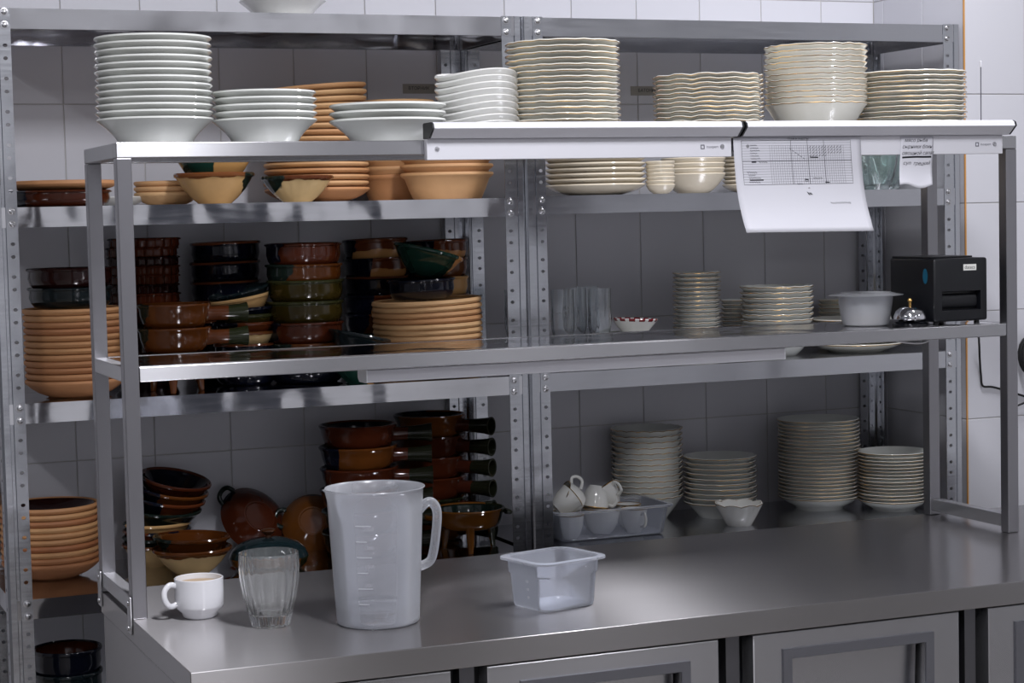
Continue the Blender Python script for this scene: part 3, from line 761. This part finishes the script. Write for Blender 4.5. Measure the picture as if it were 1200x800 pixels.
link('lid', lathe([(.0965, .029), (.097, .032), (.090, .046), (.072, .062), (.045, .072), (.018, .076), (0, .0765), (0, .070), (.04, .066), (.07, .056), (.086, .041), (.0915, .0295)], 40), 'glaze_lid', lid)
link('knob', lathe([(0, .074), (.008, .0755), (.0075, .081), (.014, .087), (.0185, .091), (.018, .095), (.010, .098), (0, .098)], 20), 'glaze_brown', lid)
tag(lid, 'low lidded dish with a teal lid and brown knob', 'dish')
def oval_lid(label, mat, mat2, loc, rot, r, sx):
    o = one('oval_dish', label, 'dish', 'bowl', r, .045, .006, mat, loc, rot, oval=sx)
    for s in (-1, 1):
        pts = [(s*(r*sx-.006), -.024, .039), (s*(r*sx+.012), -.018, .036), (s*(r*sx+.018), 0, .034), (s*(r*sx+.012), .018, .036), (s*(r*sx-.006), .024, .039)]
        link('ear_handle', tube(smooth_path(pts, 4), .0065, 8), mat2, o)
oval_lid('red-brown oval dish leaning on the tiles behind the lidded dish', 'glaze_redbrown', 'glaze_darkgreen', (.545, 1.085, .868), (1.05+PI, .75, -.25), .080, 1.2)
oval_lid('amber oval dish with green ends leaning beside the jug', 'glaze_leaning', 'glaze_darkgreen', (.672, 1.035, .853), (1.2+PI, .2, -.35), .080, 1.0)
for k, (mt, nm_) in enumerate([('glaze_brown', 'brown'), ('glaze_brown', 'brown'), ('glaze_amber_dark', 'amber'), ('glaze_redbrown', 'red-brown'), ('glaze_amber_dark', 'amber'), ('glaze_redbrown', 'red-brown')]):
    pan(f'{nm_} skillet, {ORD[5-k]} of the stack behind the jug', mt, 'glaze_handle_dark', (.765+.002*(k % 2), .925, SH1[3]+.0545*k), -.3, r=.0995, h=.062, group='skillets behind the jug')
lining('pan', .0995, .062, .006, 'glaze_blue_plain', bpy.data.objects['glazed_pan.007'])
for k, (mt, nm_) in enumerate([('glaze_brown', 'brown'), ('glaze_amber', 'amber'), ('glaze_redbrown', 'red-brown'), ('glaze_redbrown', 'red-brown'), ('glaze_redbrown', 'red-brown'), ('glaze_amber_dark', 'amber')]):
    pan(f'{nm_} skillet, {ORD[5-k]} of the stack with open handle ends', mt, 'glaze_handle_dark', (1.008, 1.055, SH1[3]+.0545*k), -.86, r=.0965, h=.062, group='skillets with open handle ends')
lining('pan', .0965, .062, .006, 'glaze_blue_plain', bpy.data.objects['glazed_pan.013'])
legged('legged_dish', 'amber footed dish with a green inside before the skillets', 'glaze_amber', 'glaze_amber', (1.032, .845, SH1[3]), .094, .052, .058, ears=True)
lining('pan', .094, .052, .006, 'glaze_darkgreen', bpy.data.objects['legged_dish.001'])
for k, (mt, nm_) in enumerate([('glaze_blue_plain', 'dark blue'), ('glaze_teal', 'teal'), ('glaze_blue_plain', 'dark blue'), ('glaze_teal', 'teal'), ('glaze_blue_plain', 'dark blue with a red inside')]):
    o = one('casserole_dish', f'{nm_} casserole, {ORD[4-k]} of the pile on the lowest shelf', 'dish', 'casserole', .083, .07, .006, mt, (.012, .9, SH1[4]+.056*k), group='casseroles on the lowest shelf')
link('glazed_inside', lathe([(0, .012), (.06, .012), (.074, .03), (.0742, .066), (.0732, .066), (.072, .03), (.058, .013), (0, .013)], 36), 'glaze_redbrown', o, (0, 0, .0006))
# --- porcelain rack
stack('ivory_plate', 'ivory plate', 'the wide stack beside the middle uprights', 'plate', 'coupe', .133, .026, 'porcelain_ivory', 1.425, .88, SH2[1], 9, .0138, t=.005)
stack('sauce_dish', 'tiny ivory sauce dish', 'the narrow stack', 'dish', 'coupe', .039, .024, 'porcelain_ivory', 1.576, .80, SH2[1], 7, .0100, t=.004, seg=28)
stack('white_bowl', 'ivory bowl', 'the nested stack under the lamp joint', 'bowl', 'bowl', .088, .052, 'porcelain_ivory', 1.724, .90, SH2[1], 4, .0140, t=.0045)
stack('ivory_plate', 'ivory saucer', 'the stack partly behind the chart', 'saucer', 'coupe', .086, .022, 'porcelain_ivory', 1.925, .93, SH2[1], 8, .0112, t=.0042)
stack('gold_rim_saucer', 'gold-rimmed saucer', 'the tall stack behind the empty shelf end', 'saucer', 'flat', .0654, .024, 'porcelain_cool', 1.755, .95, SH2[2], 18, .0123, t=.0034, scallop=14, amp=.008, zamp=.0008, gold=.0012, seg=56)
stack('gold_rim_saucer', 'small gold-rimmed saucer', 'the half-hidden stack between two taller stacks', 'saucer', 'flat', .050, .02, 'porcelain_cool', 1.955, 1.08, SH2[2], 12, .0115, t=.0034, gold=.0012, seg=32)
stack('gold_rim_bowl', 'gold-rimmed soup bowl', 'the broad stack beside the plastic box', 'bowl', 'cone', .1007, .055, 'porcelain_cool', 1.965, .88, SH2[2], 10, .0150, t=.004, scallop=16, amp=.008, zamp=.001, gold=.0014, seg=64)
stack('gold_rim_plate', 'gold-rimmed flat plate', 'the stack behind the plastic box', 'plate', 'flat', .1300, .024, 'porcelain_warm', 2.210, .868, SH2[2], 6, .0135, t=.0038, gold=.0014)
stack('gold_rim_saucer', 'tiny gold-rimmed saucer', 'the stack against the tiles behind the plastic box', 'saucer', 'flat', .046, .02, 'porcelain_warm', 2.272, 1.085, SH2[2], 11, .0115, t=.0034, gold=.0012, seg=32)
stack('gold_rim_bowl', 'gold-rimmed dessert bowl', 'the tall stack behind the bin of cups', 'bowl', 'cone', .100, .066, 'porcelain_cool', 1.651, 1.066, SH2[3], 13, .0155, t=.004, scallop=18, amp=.008, zamp=.0012, gold=.0014, seg=72)
stack('gold_rim_plate', 'gold-rimmed soup plate', 'the stack behind the single small bowl', 'plate', 'deep', .1025, .042, 'porcelain_cool', 1.844, 1.0, SH2[3], 10, .0140, t=.0036, gold=.0014, scallop=14, amp=.004, zamp=.0004, seg=56)
stack('gold_rim_plate', 'gold-rimmed dinner plate', 'the tallest stack on the lower shelf', 'plate', 'flat', .1163, .036, 'porcelain_cool', 2.155, .985, SH2[3], 22, .0104, t=.0032, gold=.0014)
stack('gold_rim_plate', 'gold-rimmed side plate', 'the stack beside the frame post', 'plate', 'flat', .1000, .03, 'porcelain_cool', 2.318, .855, SH2[3], 15, .0096, t=.003, gold=.0014)
one('gold_rim_bowl', 'single small scalloped bowl with a gold rim', 'bowl', 'cone', .0648, .058, .004, 'porcelain_white', (1.810, .83, SH2[3]), gold=.0012, scallop=8, amp=.04, zamp=.003, seg=64)
stack('white_plate', 'plain white plate', 'the stack beneath the red-dashed bowl', 'plate', 'flat', .082, .022, 'porcelain_cool', 1.505, .86, SH2[2], 7, .0100, t=.004)
one('dashed_bowl', 'white bowl with a red dashed rim beside the goblets', 'bowl', 'cone', .062, .036, .004, 'porcelain_red_dash', (1.520, .86, SH2[2]+.0835), (0, .05, 0))

# goblets
def goblet_mesh():
    prof = [(0, 0), (.030, 0), (.031, .002), (.012, .006), (.0052, .012), (.0045, .045), (.006, .056), (.016, .066), (.0255, .080), (.0295, .105), (.0298, .120), (.0300, .135), (.0300, .15), (.0300, .165), (.0305, .205),
            (.0288, .205), (.0282, .165), (.0275, .106), (.0232, .084), (.013, .072), (0, .069)]
    def mod(th, r, z):
        if .08 < z < .17 and r > .02: return r*(1+.05*abs(math.cos(7*th+(z-.08)*60))*math.sin((z-.08)/.09*PI)), z
        return r, z
    return lathe(prof, 56, mod, False, 30)
gm_ = goblet_mesh(); gm_.materials.append(M['glass_cut'])
for x, y, lb in ((1.314, .86, 'cut-glass goblet nearest the middle uprights'), (1.388, .945, 'cut-glass goblet second in the row'), (1.418, .855, 'cut-glass goblet beside the red-dashed bowl'), (1.462, 1.03, 'cut-glass goblet at the back of the goblet group'), (1.24, 1.0, 'cut-glass goblet seen between the two racks')):
    o = bpy.data.objects.new('goblet', gm_); COL.objects.link(o); o.location = (x, y, SH2[2]); tag(o, lb, 'glass', 'cut-glass goblets')
def cut_bowl(r, h):
    prof = [(0, 0), (r*.55, 0), (r*.62, h*.06), (r*.8, h*.35), (r*.95, h*.75), (r, h), (r*.93, h), (r*.87, h*.72), (r*.7, h*.35), (r*.5, h*.16), (0, h*.14)]
    def mod(th, q, z):
        if q > r*.75 and z > h*.2: return q*(1+.05*abs(math.cos(6*th+z/h*3))), z
        return q, z
    return lathe(prof, 60, mod, False, 20)
for x, y, r, h, lb in ((2.262, .84, .060, .10, 'cut-glass bowl behind the chart edge'), (2.365, .94, .052, .11, 'cut-glass bowl behind the handwritten note')):
    me = cut_bowl(r, h); tag(link('cut_glass_bowl', me, 'glass_green', None, (x, y, SH2[1])), lb, 'bowl')

# cups in a clear bin
def tub_mesh(a, b, h, t, rim, taper=.9, step=True, rc=.02, lip=.004):
    """rounded-rectangle container with outward rim; a, b half sizes of the body at the top"""
    verts, faces, rows = [], [], []
    def ring(ha, hb, r, z):
        row = []
        for cx_, cy_, a0 in ((ha-r, hb-r, 0), (-(ha-r), hb-r, PI/2), (-(ha-r), -(hb-r), PI), (ha-r, -(hb-r), 1.5*PI)):
            for k in range(7):
                th = a0+PI/2*k/6
                row.append(len(verts)); verts.append((cx_+r*math.cos(th), cy_+r*math.sin(th), z))
        rows.append(row)
    tp = taper
    ring(a*tp*.90, b*tp*.90, rc*.7, 0); ring(a*tp*.965, b*tp*.965, rc*.9, h*.02); ring(a*tp, b*tp, rc, h*.09)
    if step:
        ring(a*(tp+(1-tp)*.5), b*(tp+(1-tp)*.5), rc, h*.66); ring(a*.985, b*.985, rc, h*.69)
    ring(a, b, rc, h-lip); ring(a+rim, b+rim, rc+rim*.6, h-lip*1.3); ring(a+rim, b+rim, rc+rim*.6, h-lip*.2); ring(a+rim*.8, b+rim*.8, rc+rim*.5, h)
    ring(a-t*.2, b-t*.2, rc, h); ring(a-t, b-t, rc, h-lip)
    if step:
        ring(a*.985-t, b*.985-t, rc, h*.70); ring(a*(tp+(1-tp)*.5)-t, b*(tp+(1-tp)*.5)-t, rc, h*.67)
    ring(a*tp-t, b*tp-t, rc, h*.10); ring(a*tp*.96-t, b*tp*.96-t, rc*.9, h*.04)
    n = len(rows[0])
    for p, q in zip(rows, rows[1:]):
        for i in range(n): faces.append((p[i], p[(i+1) % n], q[(i+1) % n], q[i]))
    faces.append(tuple(rows[0][::-1])); faces.append(tuple(rows[-1]))
    return mesh(verts, faces, True, 40)
tag(link('cup_bin', tub_mesh(.160, .095, .080, .002, .012, .93, False, .02), 'plastic_bin', None, (1.423, .885, SH2[3])), 'clear plastic bin filled with white cups', 'bin')
def cup_mesh(r, h):
    return lathe(shell([(.52*r, 0), (.56*r, .05*h), (.74*r, .2*h), (.9*r, .5*h), (.97*r, .85*h), (1.0*r, h)], .0028), 36)
def cup(label, r, h, loc, rot, gold=True, wide=False):
    o = link('tea_cup', cup_mesh(r, h), 'porcelain_white', None, loc, rot)
    pts = [(r*.90, 0, h*.80), (r*1.28, 0, h*.90), (r*1.50, 0, h*.66), (r*1.36, 0, h*.38), (r*.86, 0, h*.30)]
    hd = link('handle', tube(smooth_path(pts, 5), .0032, 8, flat=1.4), 'porcelain_white', o)
    if gold:
        link('gold_rim', lathe([(r-.0032, h+.0004), (r-.0014, h+.0018), (r+.0006, h+.0006), (r+.0002, h-.0008), (r-.0014, h)], 36, None, True), 'gold', o)
    tag(o, label, 'cup', 'white cups in the clear bin')
z3 = SH2[3]+.004
cup('upright white cup in the bin corner beside the rack upright', .036, .062, (1.312, .835, z3), (0, 0, 2.4))
cup('wide white cup lying centrally against the bin front', .048, .062, (1.405, .846, z3+.004), (0, .12, .6))
cup('white cup with its handle facing out at the bin end', .036, .064, (1.500, .842, z3), (0, 0, -1.4))
cup('white cup at the back of the bin end', .036, .062, (1.525, .93, z3), (0, 0, 1.0))
cup('upright white cup at the back middle of the bin', .038, .062, (1.43, .94, z3), (0, 0, 2.0))
cup('white cup at the back of the bin near the upright', .038, .062, (1.335, .935, z3), (0, 0, 4.0))
cup('tipped white cup showing its inside above the bin', .041, .058, (1.362, .872, z3+.082), (-.35, -1.05, .25))
cup('white cup upside down above the bin', .037, .056, (1.426, .912, z3+.122), (PI-.12, .12, -.5))
cup('white cup leaning over the bin corner by the upright', .037, .058, (1.288, .87, z3+.074), (.3, .9, .3))
cup('white cup tipped with its gold handle upright', .036, .056, (1.472, .905, z3+.068), (.3, -.5, -1.2))

# --- things on the worktop
mug = empty('coffee_mug', (.1265, -.034, ZC), 0)
mo = [(.030, .0018), (.0335, .004), (.0365, .012), (.0458, .021), (.0478, .026), (.0483, .045), (.0483, .079)]
link('body', lathe(shell(mo, .0036, .0022), 48), 'mug_white', mug)
pts = [(-.0465, -.004, .067), (-.060, -.008, .070), (-.0705, -.011, .060), (-.0715, -.012, .046), (-.065, -.010, .032), (-.0555, -.006, .0275), (-.0455, -.003, .031)]
link('handle', tube(smooth_path(pts, 6), .0046, 10, flat=1.3), 'mug_white', mug)
link('coffee', lathe([(0, .0675), (.030, .0678), (.0438, .0695), (.0440, .066), (0, .064)], 40), 'milk_foam', mug)
tag(mug, 'white coffee mug with foam residue on the steel worktop', 'mug')
def tumbler():
    prof_o = [(.030, .0), (.0365, .001), (.0378, .006), (.0425, .026), (.0500, .055), (.0560, .090), (.0580, .115), (.0572, .142)]
    inn = [(.0556, .1425), (.0562, .115), (.0540, .090), (.0475, .055), (.0395, .028), (.030, .0225), (0, .0215)]
    def mod(th, r, z):
        if r > .028 and .004 < z < .128:
            return r*(1+.022*math.cos(20*th)*min(1, (.13-z)/.02)), z
        return r, z
    return lathe([(0, .003), (.026, .003)]+prof_o+inn, 110, mod, False, 50)
tag(link('glass_tumbler', tumbler(), 'glass_clear', None, (.2315, -.178, ZC)), 'fluted clear glass tumbler between the mug and the jug', 'glass')
jug = empty('measuring_jug', (.4265, -.248, ZC), 0)
def jug_body():
    R0, R1, H = .0805, .0935, .262
    outer = [(R0*.93, 0), (R0*.985, .003), (R0, .012)] + [(R0+(R1-R0)*k/8, .012+(H-.012)*k/8) for k in range(1, 9)]
    outer[-1] = (R1, H-.004); outer.append((R1+.0035, H))
    prof = shell(outer, .0019, .002)
    A = PI+.18
    def mod(th, r, z):
        d = (th-A+PI) % (2*PI)-PI
        if z > H-.05 and r > .05:
            f = math.exp(-(d/.20)**2)*((z-(H-.05))/.05)**1.5
            return r+.014*f, z+.004*f
        return r, z
    return lathe(prof, 72, mod, False, 50)
jb = link('body', jug_body(), 'plastic_jug', jug)
hp = smooth_path([(.0885, -.004, .212), (.104, -.006, .2255), (.1165, -.007, .222), (.1235, -.008, .203), (.1195, -.008, .160), (.1125, -.007, .122), (.104, -.006, .108), (.0855, -.004, .101)], 6)
link('handle', tube(hp, [.0075]*len(hp), 12, flat=1.25), 'plastic_jug', jug)
for k in range(6):
    z = .050+.030*k; rr = .0805+.013*(z-.012)/.25+.0004
    L_ = .34 if k % 2 else .24
    a0 = -PI/2-.75
    me = [(rr*math.cos(a0+L_*s/6), rr*math.sin(a0+L_*s/6), z) for s in range(7)]
    link('graduation_mark', tube(me, .0012, 5), 'plastic_mark', jug)
for k in range(4):
    z = .086+.036*k; rr = .0805+.013*(z-.012)/.25+.0008
    tm = text_mesh(('500', '1000', '1500', '2000')[k], .010, 'LEFT')
    def bend(c, rr=rr, z=z):
        a = -PI/2-.58+c.x/rr
        return Vector((rr*math.cos(a), rr*math.sin(a), z+c.y))
    link('volume_mark', warp(tm, bend), 'plastic_mark', jug)
tag(jug, 'tall translucent plastic measuring jug with a little water', 'jug')
tag(link('jug_water', lathe([(0, .0042), (.072, .0042), (.0778, .012), (.0792, .034), (.0786, .0365), (0, .0358)], 56), 'water', None, (.4265, -.248, ZC)), 'shallow water standing in the measuring jug', 'water')
tub = link('food_tub', tub_mesh(.075, .068, .100, .0018, .0125, .90, True, .026), 'plastic_tub', None, (.790, -.262, ZC+.0002), (0, 0, math.radians(14)))
tag(tub, 'square translucent plastic food tub alone on the worktop', 'tub')
for k in range(3):
    tm = xform(text_mesh(('150', '100', '50')[k], .007, 'CENTER'), Matrix.Translation((-.0742+.0015*k, -.012, .058-.016*k)) @ Matrix.Rotation(-PI/2, 4, 'Z') @ UPRIGHT)
    link('volume_mark', tm, 'plastic_mark', tub)

# --- things on the middle shelf of the frame
bx = empty('plastic_box', (1.795, .165, ZM), 0)
def rbox(r, h):
    return lathe(shell([(.048, 0), (.0535, .003), (.0565, .012), (.061, .035), (.0655, h)], .0016), 48)
link('body', rbox(.066, .071), 'plastic_box', bx)
link('lid', lathe([(0, .0725), (.058, .0725), (.060, .0755), (.064, .0765), (.072, .0735), (.0885, .0715), (.089, .073), (.073, .0755), (.064, .0785), (.059, .0778), (.056, .0745), (0, .0745)], 48), 'plastic_box', bx)
link('contents', lathe([(0, .003), (.046, .004), (.052, .012), (.045, .024), (.02, .030), (0, .030)], 24), 'milk_foam', bx)
tag(bx, 'round frosted plastic box with a wide flat lid', 'box')
bell = empty('call_bell', (1.848, .058, ZM), 0)
link('base', lathe([(0, 0), (.041, 0), (.0415, .006), (.036, .010), (.010, .0115), (.006, .016), (0, .016)], 40), 'black_gloss', bell)
link('dome', lathe([(.0375, .0165), (.0385, .0185), (.0375, .026), (.033, .036), (.024, .0435), (.012, .047), (0, .0478), (0, .046), (.012, .0452), (.0235, .0418), (.032, .0345), (.0362, .0255)], 48), 'chrome', bell)
link('button', lathe([(0, .0478), (.0035, .048), (.0035, .056), (.0058, .058), (.0058, .062), (.0035, .0655), (0, .066)], 20), 'gold', bell)
tag(bell, 'chrome service bell on a black base', 'bell')
pr = empty('receipt_printer', (1.8955, .03, ZM), 0)
PW, PD, PH = .150, .185, .148
def pbody():
    bm = bmesh.new(); bmesh.ops.create_cube(bm, size=1)
    for v in bm.verts: v.co = (PW/2+v.co.x*PW, PD/2+v.co.y*PD, .008+PH/2+v.co.z*PH - .0)
    bmesh.ops.bevel(bm, geom=bm.edges[:], offset=.006, segments=3, affect='EDGES', profile=.5)
    f = [q for q in bm.faces if q.normal.y < -.99 and q.calc_area() > .01][0]
    # paper mouth: inset towards the lower part of the face, pushed in
    r = bmesh.ops.inset_region(bm, faces=[f], thickness=.012)
    for v in f.verts:
        x, z = v.co.x, v.co.z
        v.co.x = .022 if x < PW/2 else PW-.020
        v.co.z = .034 if z < .08 else .079
    ex = bmesh.ops.inset_region(bm, faces=[f], thickness=.003)
    for v in f.verts: v.co.y += .02
    me = bpy.data.meshes.new('p'); bm.to_mesh(me); bm.free(); me.shade_smooth(); me.set_sharp_from_angle(angle=math.radians(30)); return me
link('body', pbody(), 'black_plastic', pr)
link('lid', box(.004, PW-.028, .02, PD-.004, PH+.0082, PH+.0125, .0015), 'black_plastic', pr)
link('paper_roll', xform(lathe([(0, -.05), (.017, -.05), (.017, .05), (0, .05)], 20), Matrix.Translation((PW/2, .0155, .055)) @ Matrix.Diagonal((1, .4, 1, 1)) @ Matrix.Rotation(PI/2, 4, 'Y')), 'black_plastic', pr)
for fx in (.018, PW-.018):
    for fy in (.02, PD-.02):
        link('foot', lathe([(0, 0), (.007, 0), (.006, .0079), (0, .0079)], 12), 'black_rubber', pr, (fx, fy, 0))
stk = link('brand_sticker', box(.082, .118, -.0004, -.0001, .1265, .141), 'sticker_white', pr)
link('lettering', xform(text_mesh('datecs', .0115), Matrix.Translation((.100, -.0006, .1335)) @ UPRIGHT), 'black_ink', stk)
link('side_sticker', mesh([(-.0003, .035+.010*math.cos(a), .115+.018*math.sin(a)) for a in [2*PI*k/20 for k in range(20)]], [tuple(range(20))]), 'teal_sticker', pr)
tag(pr, 'black box-shaped receipt printer at the end of the shelf', 'printer')

# cables
def cable(name, pts, rad, mat, label):
    return tag(link(name, tube(smooth_path(pts, 6), rad, 8), mat), label, 'cable')
cable('power_cable', [(2.044, .19, 1.366), (2.066, .27, 1.392), (2.110, .365, 1.408), (2.2, .45, 1.46)], .0022, 'black_rubber', 'thin black cable rising behind the printer to the post')
cable('power_cable', [(2.06, .36, 1.33), (2.30, .50, 1.30), (2.45, .64, 1.272), (2.496, .695, 1.246), (2.512, .715, 1.20), (2.521, .7225, 1.155), (2.527, .7225, 1.124), (2.56, .7225, 1.119), (2.62, .7225, 1.102), (2.72, .7225, 1.07)], .003, 'black_rubber', 'black cable dropping below the shelf along the tiled column')
cable('white_cable', [(1.79, .20, 1.3345), (1.81, .18, 1.319), (1.85, .17, 1.312), (1.905, .17, 1.302), (1.955, .17, 1.298), (2.0, .18, 1.309), (2.05, .20, 1.3175)], .002, 'white_cable', 'white cable sagging beneath the middle shelf')
coil = []
for k in range(5*20+1):
    a = 2*PI*k/20; rr = .046+.006*math.sin(k*.31)
    coil.append((2.692+rr*math.cos(a), .7225-.006-.010*((k//20) % 3)-.003*math.sin(a*2), 1.195+rr*1.25*math.sin(a)))
coil += [(2.71, .7, 1.12), (2.66, .712, 1.07), (2.60, .7225, 1.05), (2.64, .72, 1.0)]
tag(link('cable_coil', tube(coil, .0032, 7), 'black_rubber'), 'coiled black cable hung on the tiled column', 'cable')
tag(link('antenna_rod', tube([(2.131, .17, ZT+.0005), (2.1312, .17, 1.9), (2.1315, .17, 1.962)], .0013, 6), 'grey_ink'), 'thin upright rod with a white tip on the top shelf', 'rod')
rod = [o for o in COL.objects if o.name == 'antenna_rod'][0]
link('tip', lathe([(0, 1.960), (.0024, 1.960), (.003, 1.966), (.0026, 1.974), (0, 1.976)], 12), 'lamp_white', rod, (2.1315, .17, 0))

# --- papers taped to the heat lamp
def sheet(x0, w_, z0, h_, curl, drift, y0=-.0192, nx=24, nz=20, tear=0, sidecurl=0):
    """surface function and mesh of a hanging sheet; u across, v down"""
    def S(u, v, off=0):
        c = max(0, v-.35)/.65
        y = y0-.0006-.004*math.sin(v*PI)*math.sin(u*2.5+.4)-curl*c**2.2*(1-sidecurl*u)-off
        x = x0+u*w_+drift*v**1.6*w_
        z = z0-v*h_+.012*c**3*h_/.2*0-(.004*u if v > .9 else 0)
        if tear: z += tear*v**3*(math.sin(u*7)*.3+.6*abs(u-.45))*h_
        return Vector((x, y, z))
    vs = [S(i/nx, j/nz) for j in range(nz+1) for i in range(nx+1)]
    fs = [(j*(nx+1)+i, j*(nx+1)+i+1, (j+1)*(nx+1)+i+1, (j+1)*(nx+1)+i) for j in range(nz) for i in range(nx)]
    me = mesh(vs, fs, True, 80)
    return S, me
S, me = sheet(1.345, .325, 1.7865, .208, .028, .045)
chart = link('paper_chart', me, 'paper'); tag(chart, 'large white paper chart with a printed grid, taped below the lamp', 'paper')
md = chart.modifiers.new('t', 'SOLIDIFY'); md.thickness = .0003; md.offset = 1
def strokes(name, S, segs, wd, mat, parent, N=10):
    """printed lines lying on a sheet; segs: lists of (u, v) points"""
    verts, faces = [], []
    for pts in segs:
        P2 = []
        for a, b in zip(pts, pts[1:]):
            n_ = max(1, int(max(abs(a[0]-b[0]), abs(a[1]-b[1]))*N))
            P2 += [(a[0]+(b[0]-a[0])*k/n_, a[1]+(b[1]-a[1])*k/n_) for k in range(n_)]
        P2.append(pts[-1])
        Q = [S(u, v, .0004) for u, v in P2]; base = len(verts)
        for i, q in enumerate(Q):
            d = (Q[min(i+1, len(Q)-1)]-Q[max(i-1, 0)]); d.y = 0
            d = d.normalized() if d.length > 0 else Vector((1, 0, 0))
            nrm = Vector((-d.z, 0, d.x))*wd/2
            verts += [q+nrm, q-nrm]
        for i in range(len(Q)-1):
            b = base+2*i; faces.append((b, b+1, b+3, b+2))
    o = link(name, mesh(verts, faces), mat, parent); o['kind'] = 'stuff'
    return o
gl_, gr_, gt_, gb_ = .06, .915, .035, .50
lines = []
for k in range(18):
    v = gt_+(gb_-gt_)*k/17; lines.append([(gl_, v), (gr_, v)])
for k in range(34):
    u = .275+(gr_-.06-.275)*k/33; lines.append([(u, gt_+.05), (u, gb_)])
strokes('grid_lines', S, lines, .00055, 'grey_ink', chart)
strokes('grid_border', S, [[(gl_, gt_), (gr_, gt_), (gr_, gb_), (gl_, gb_), (gl_, gt_)], [(.44, gt_), (.44, gb_)], [(.57, gt_), (.57, gb_)], [(.70, gt_), (.70, gb_)], [(gl_, .25), (gr_, .25)]], .0009, 'black_ink', chart)
def scribble(u0, v0, du, amp, n, seed, slant=.3):
    rnd = random.Random(seed); pts = []
    for k in range(n+1):
        pts.append((u0+du*k/n+slant*amp*(k % 2), v0+(amp if k % 2 else -amp)*rnd.uniform(.3, 1)))
    return pts
seg_ = []
for k in range(6): seg_.append(scribble(.125, .085+.028*k, .05+.01*(k % 3), .008, 9, k))
seg_ += [scribble(.185, .262, .06, .014, 7, 11), scribble(.09, .37, .07, .012, 9, 12), scribble(.1, .40, .05, .01, 8, 13), scribble(.1, .43, .09, .009, 12, 14), scribble(.1, .475, .08, .008, 9, 15)]
for r_ in range(4):
    for c_ in range(11 if r_ < 3 else 6): u = .585+.024*c_; v = .105+.03*r_; seg_.append([(u, v+.012), (u+.012, v-.010)])
for c_ in range(6): seg_.append([(.43+.02*c_, .12+.02*c_), (.44+.02*c_, .135+.02*c_)])
seg_ += [scribble(.60, .44, .07, .012, 10, 21), scribble(.53, .47, .03, .007, 6, 22), scribble(.47, .50, .04, .006, 6, 23), scribble(.535, .60, .03, .022, 9, 24, .5), scribble(.55, .545, .01, .008, 3, 25)]
seg_ += [scribble(.71, .71, .16, .012, 24, 26)]
strokes('handwriting', S, seg_, .0011, 'black_ink', chart)
strokes('bold_marks', S, [[(.13, .262), (.165, .262)], [(.585, .215), (.65, .218)], [(.105, .452), (.21, .452)], [(.53, .452), (.56, .455)], [(.69, .485), (.725, .487)]], .0024, 'black_ink', chart)
tm = text_mesh('ГРАФИК РАБОТЫ', .0062)
def onS(c): return S(.5+c.x/.325, .020-c.y/.208, .0005)
link('heading', warp(tm, onS), 'black_ink', chart)
S2, me = sheet(1.776, .088, 1.7850, .112, .016, -.16, nx=14, nz=16, tear=.12)
note = link('handwritten_note', me, 'paper'); tag(note, 'small torn handwritten note hanging from the lamp', 'note')
md = note.modifiers.new('t', 'SOLIDIFY'); md.thickness = .0003; md.offset = 1
def word(S, txt, u, v, size):
    tm = text_mesh(txt, size, 'LEFT')
    return warp(tm, lambda c: S(u+(c.x+c.y*.3)/.088, v-c.y/.112, .0005))
for tx, u, v in (('мясо рыба', .12, .07), ('сырники блин', .05, .20), ('овощной салат', .05, .33), ('суп  грецкий', .10, .54)):
    link('handwriting', word(S2, tx, u, v, .0118), 'black_ink', note)
strokes('crossed_out_line', S2, [[(.06, .42), (.5, .405), (.95, .41)]], .0042, 'black_ink', note)

# --- labels stuck on the tiles
def wall_label(txt, xa, xb, za, zb, tx, label):
    o = link('tile_label', box(xa, xb, W-.0006, W-.0001, za, zb), 'label_paper'); tag(o, label, 'label')
    link('lettering', xform(text_mesh(txt, .0125, 'LEFT'), Matrix.Translation((tx, W-.0009, (za+zb)/2+.001)) @ UPRIGHT), 'black_ink', o)
wall_label('ВТОРНИК', 1.000, 1.092, 1.961, 1.987, 1.016, 'paper label lettered in black on the tiles beside the wavy plates')
wall_label('БАТОНЫ', 1.677, 1.790, 1.957, 1.983, 1.700, 'paper label on the tiles half hidden by ruffled plates')
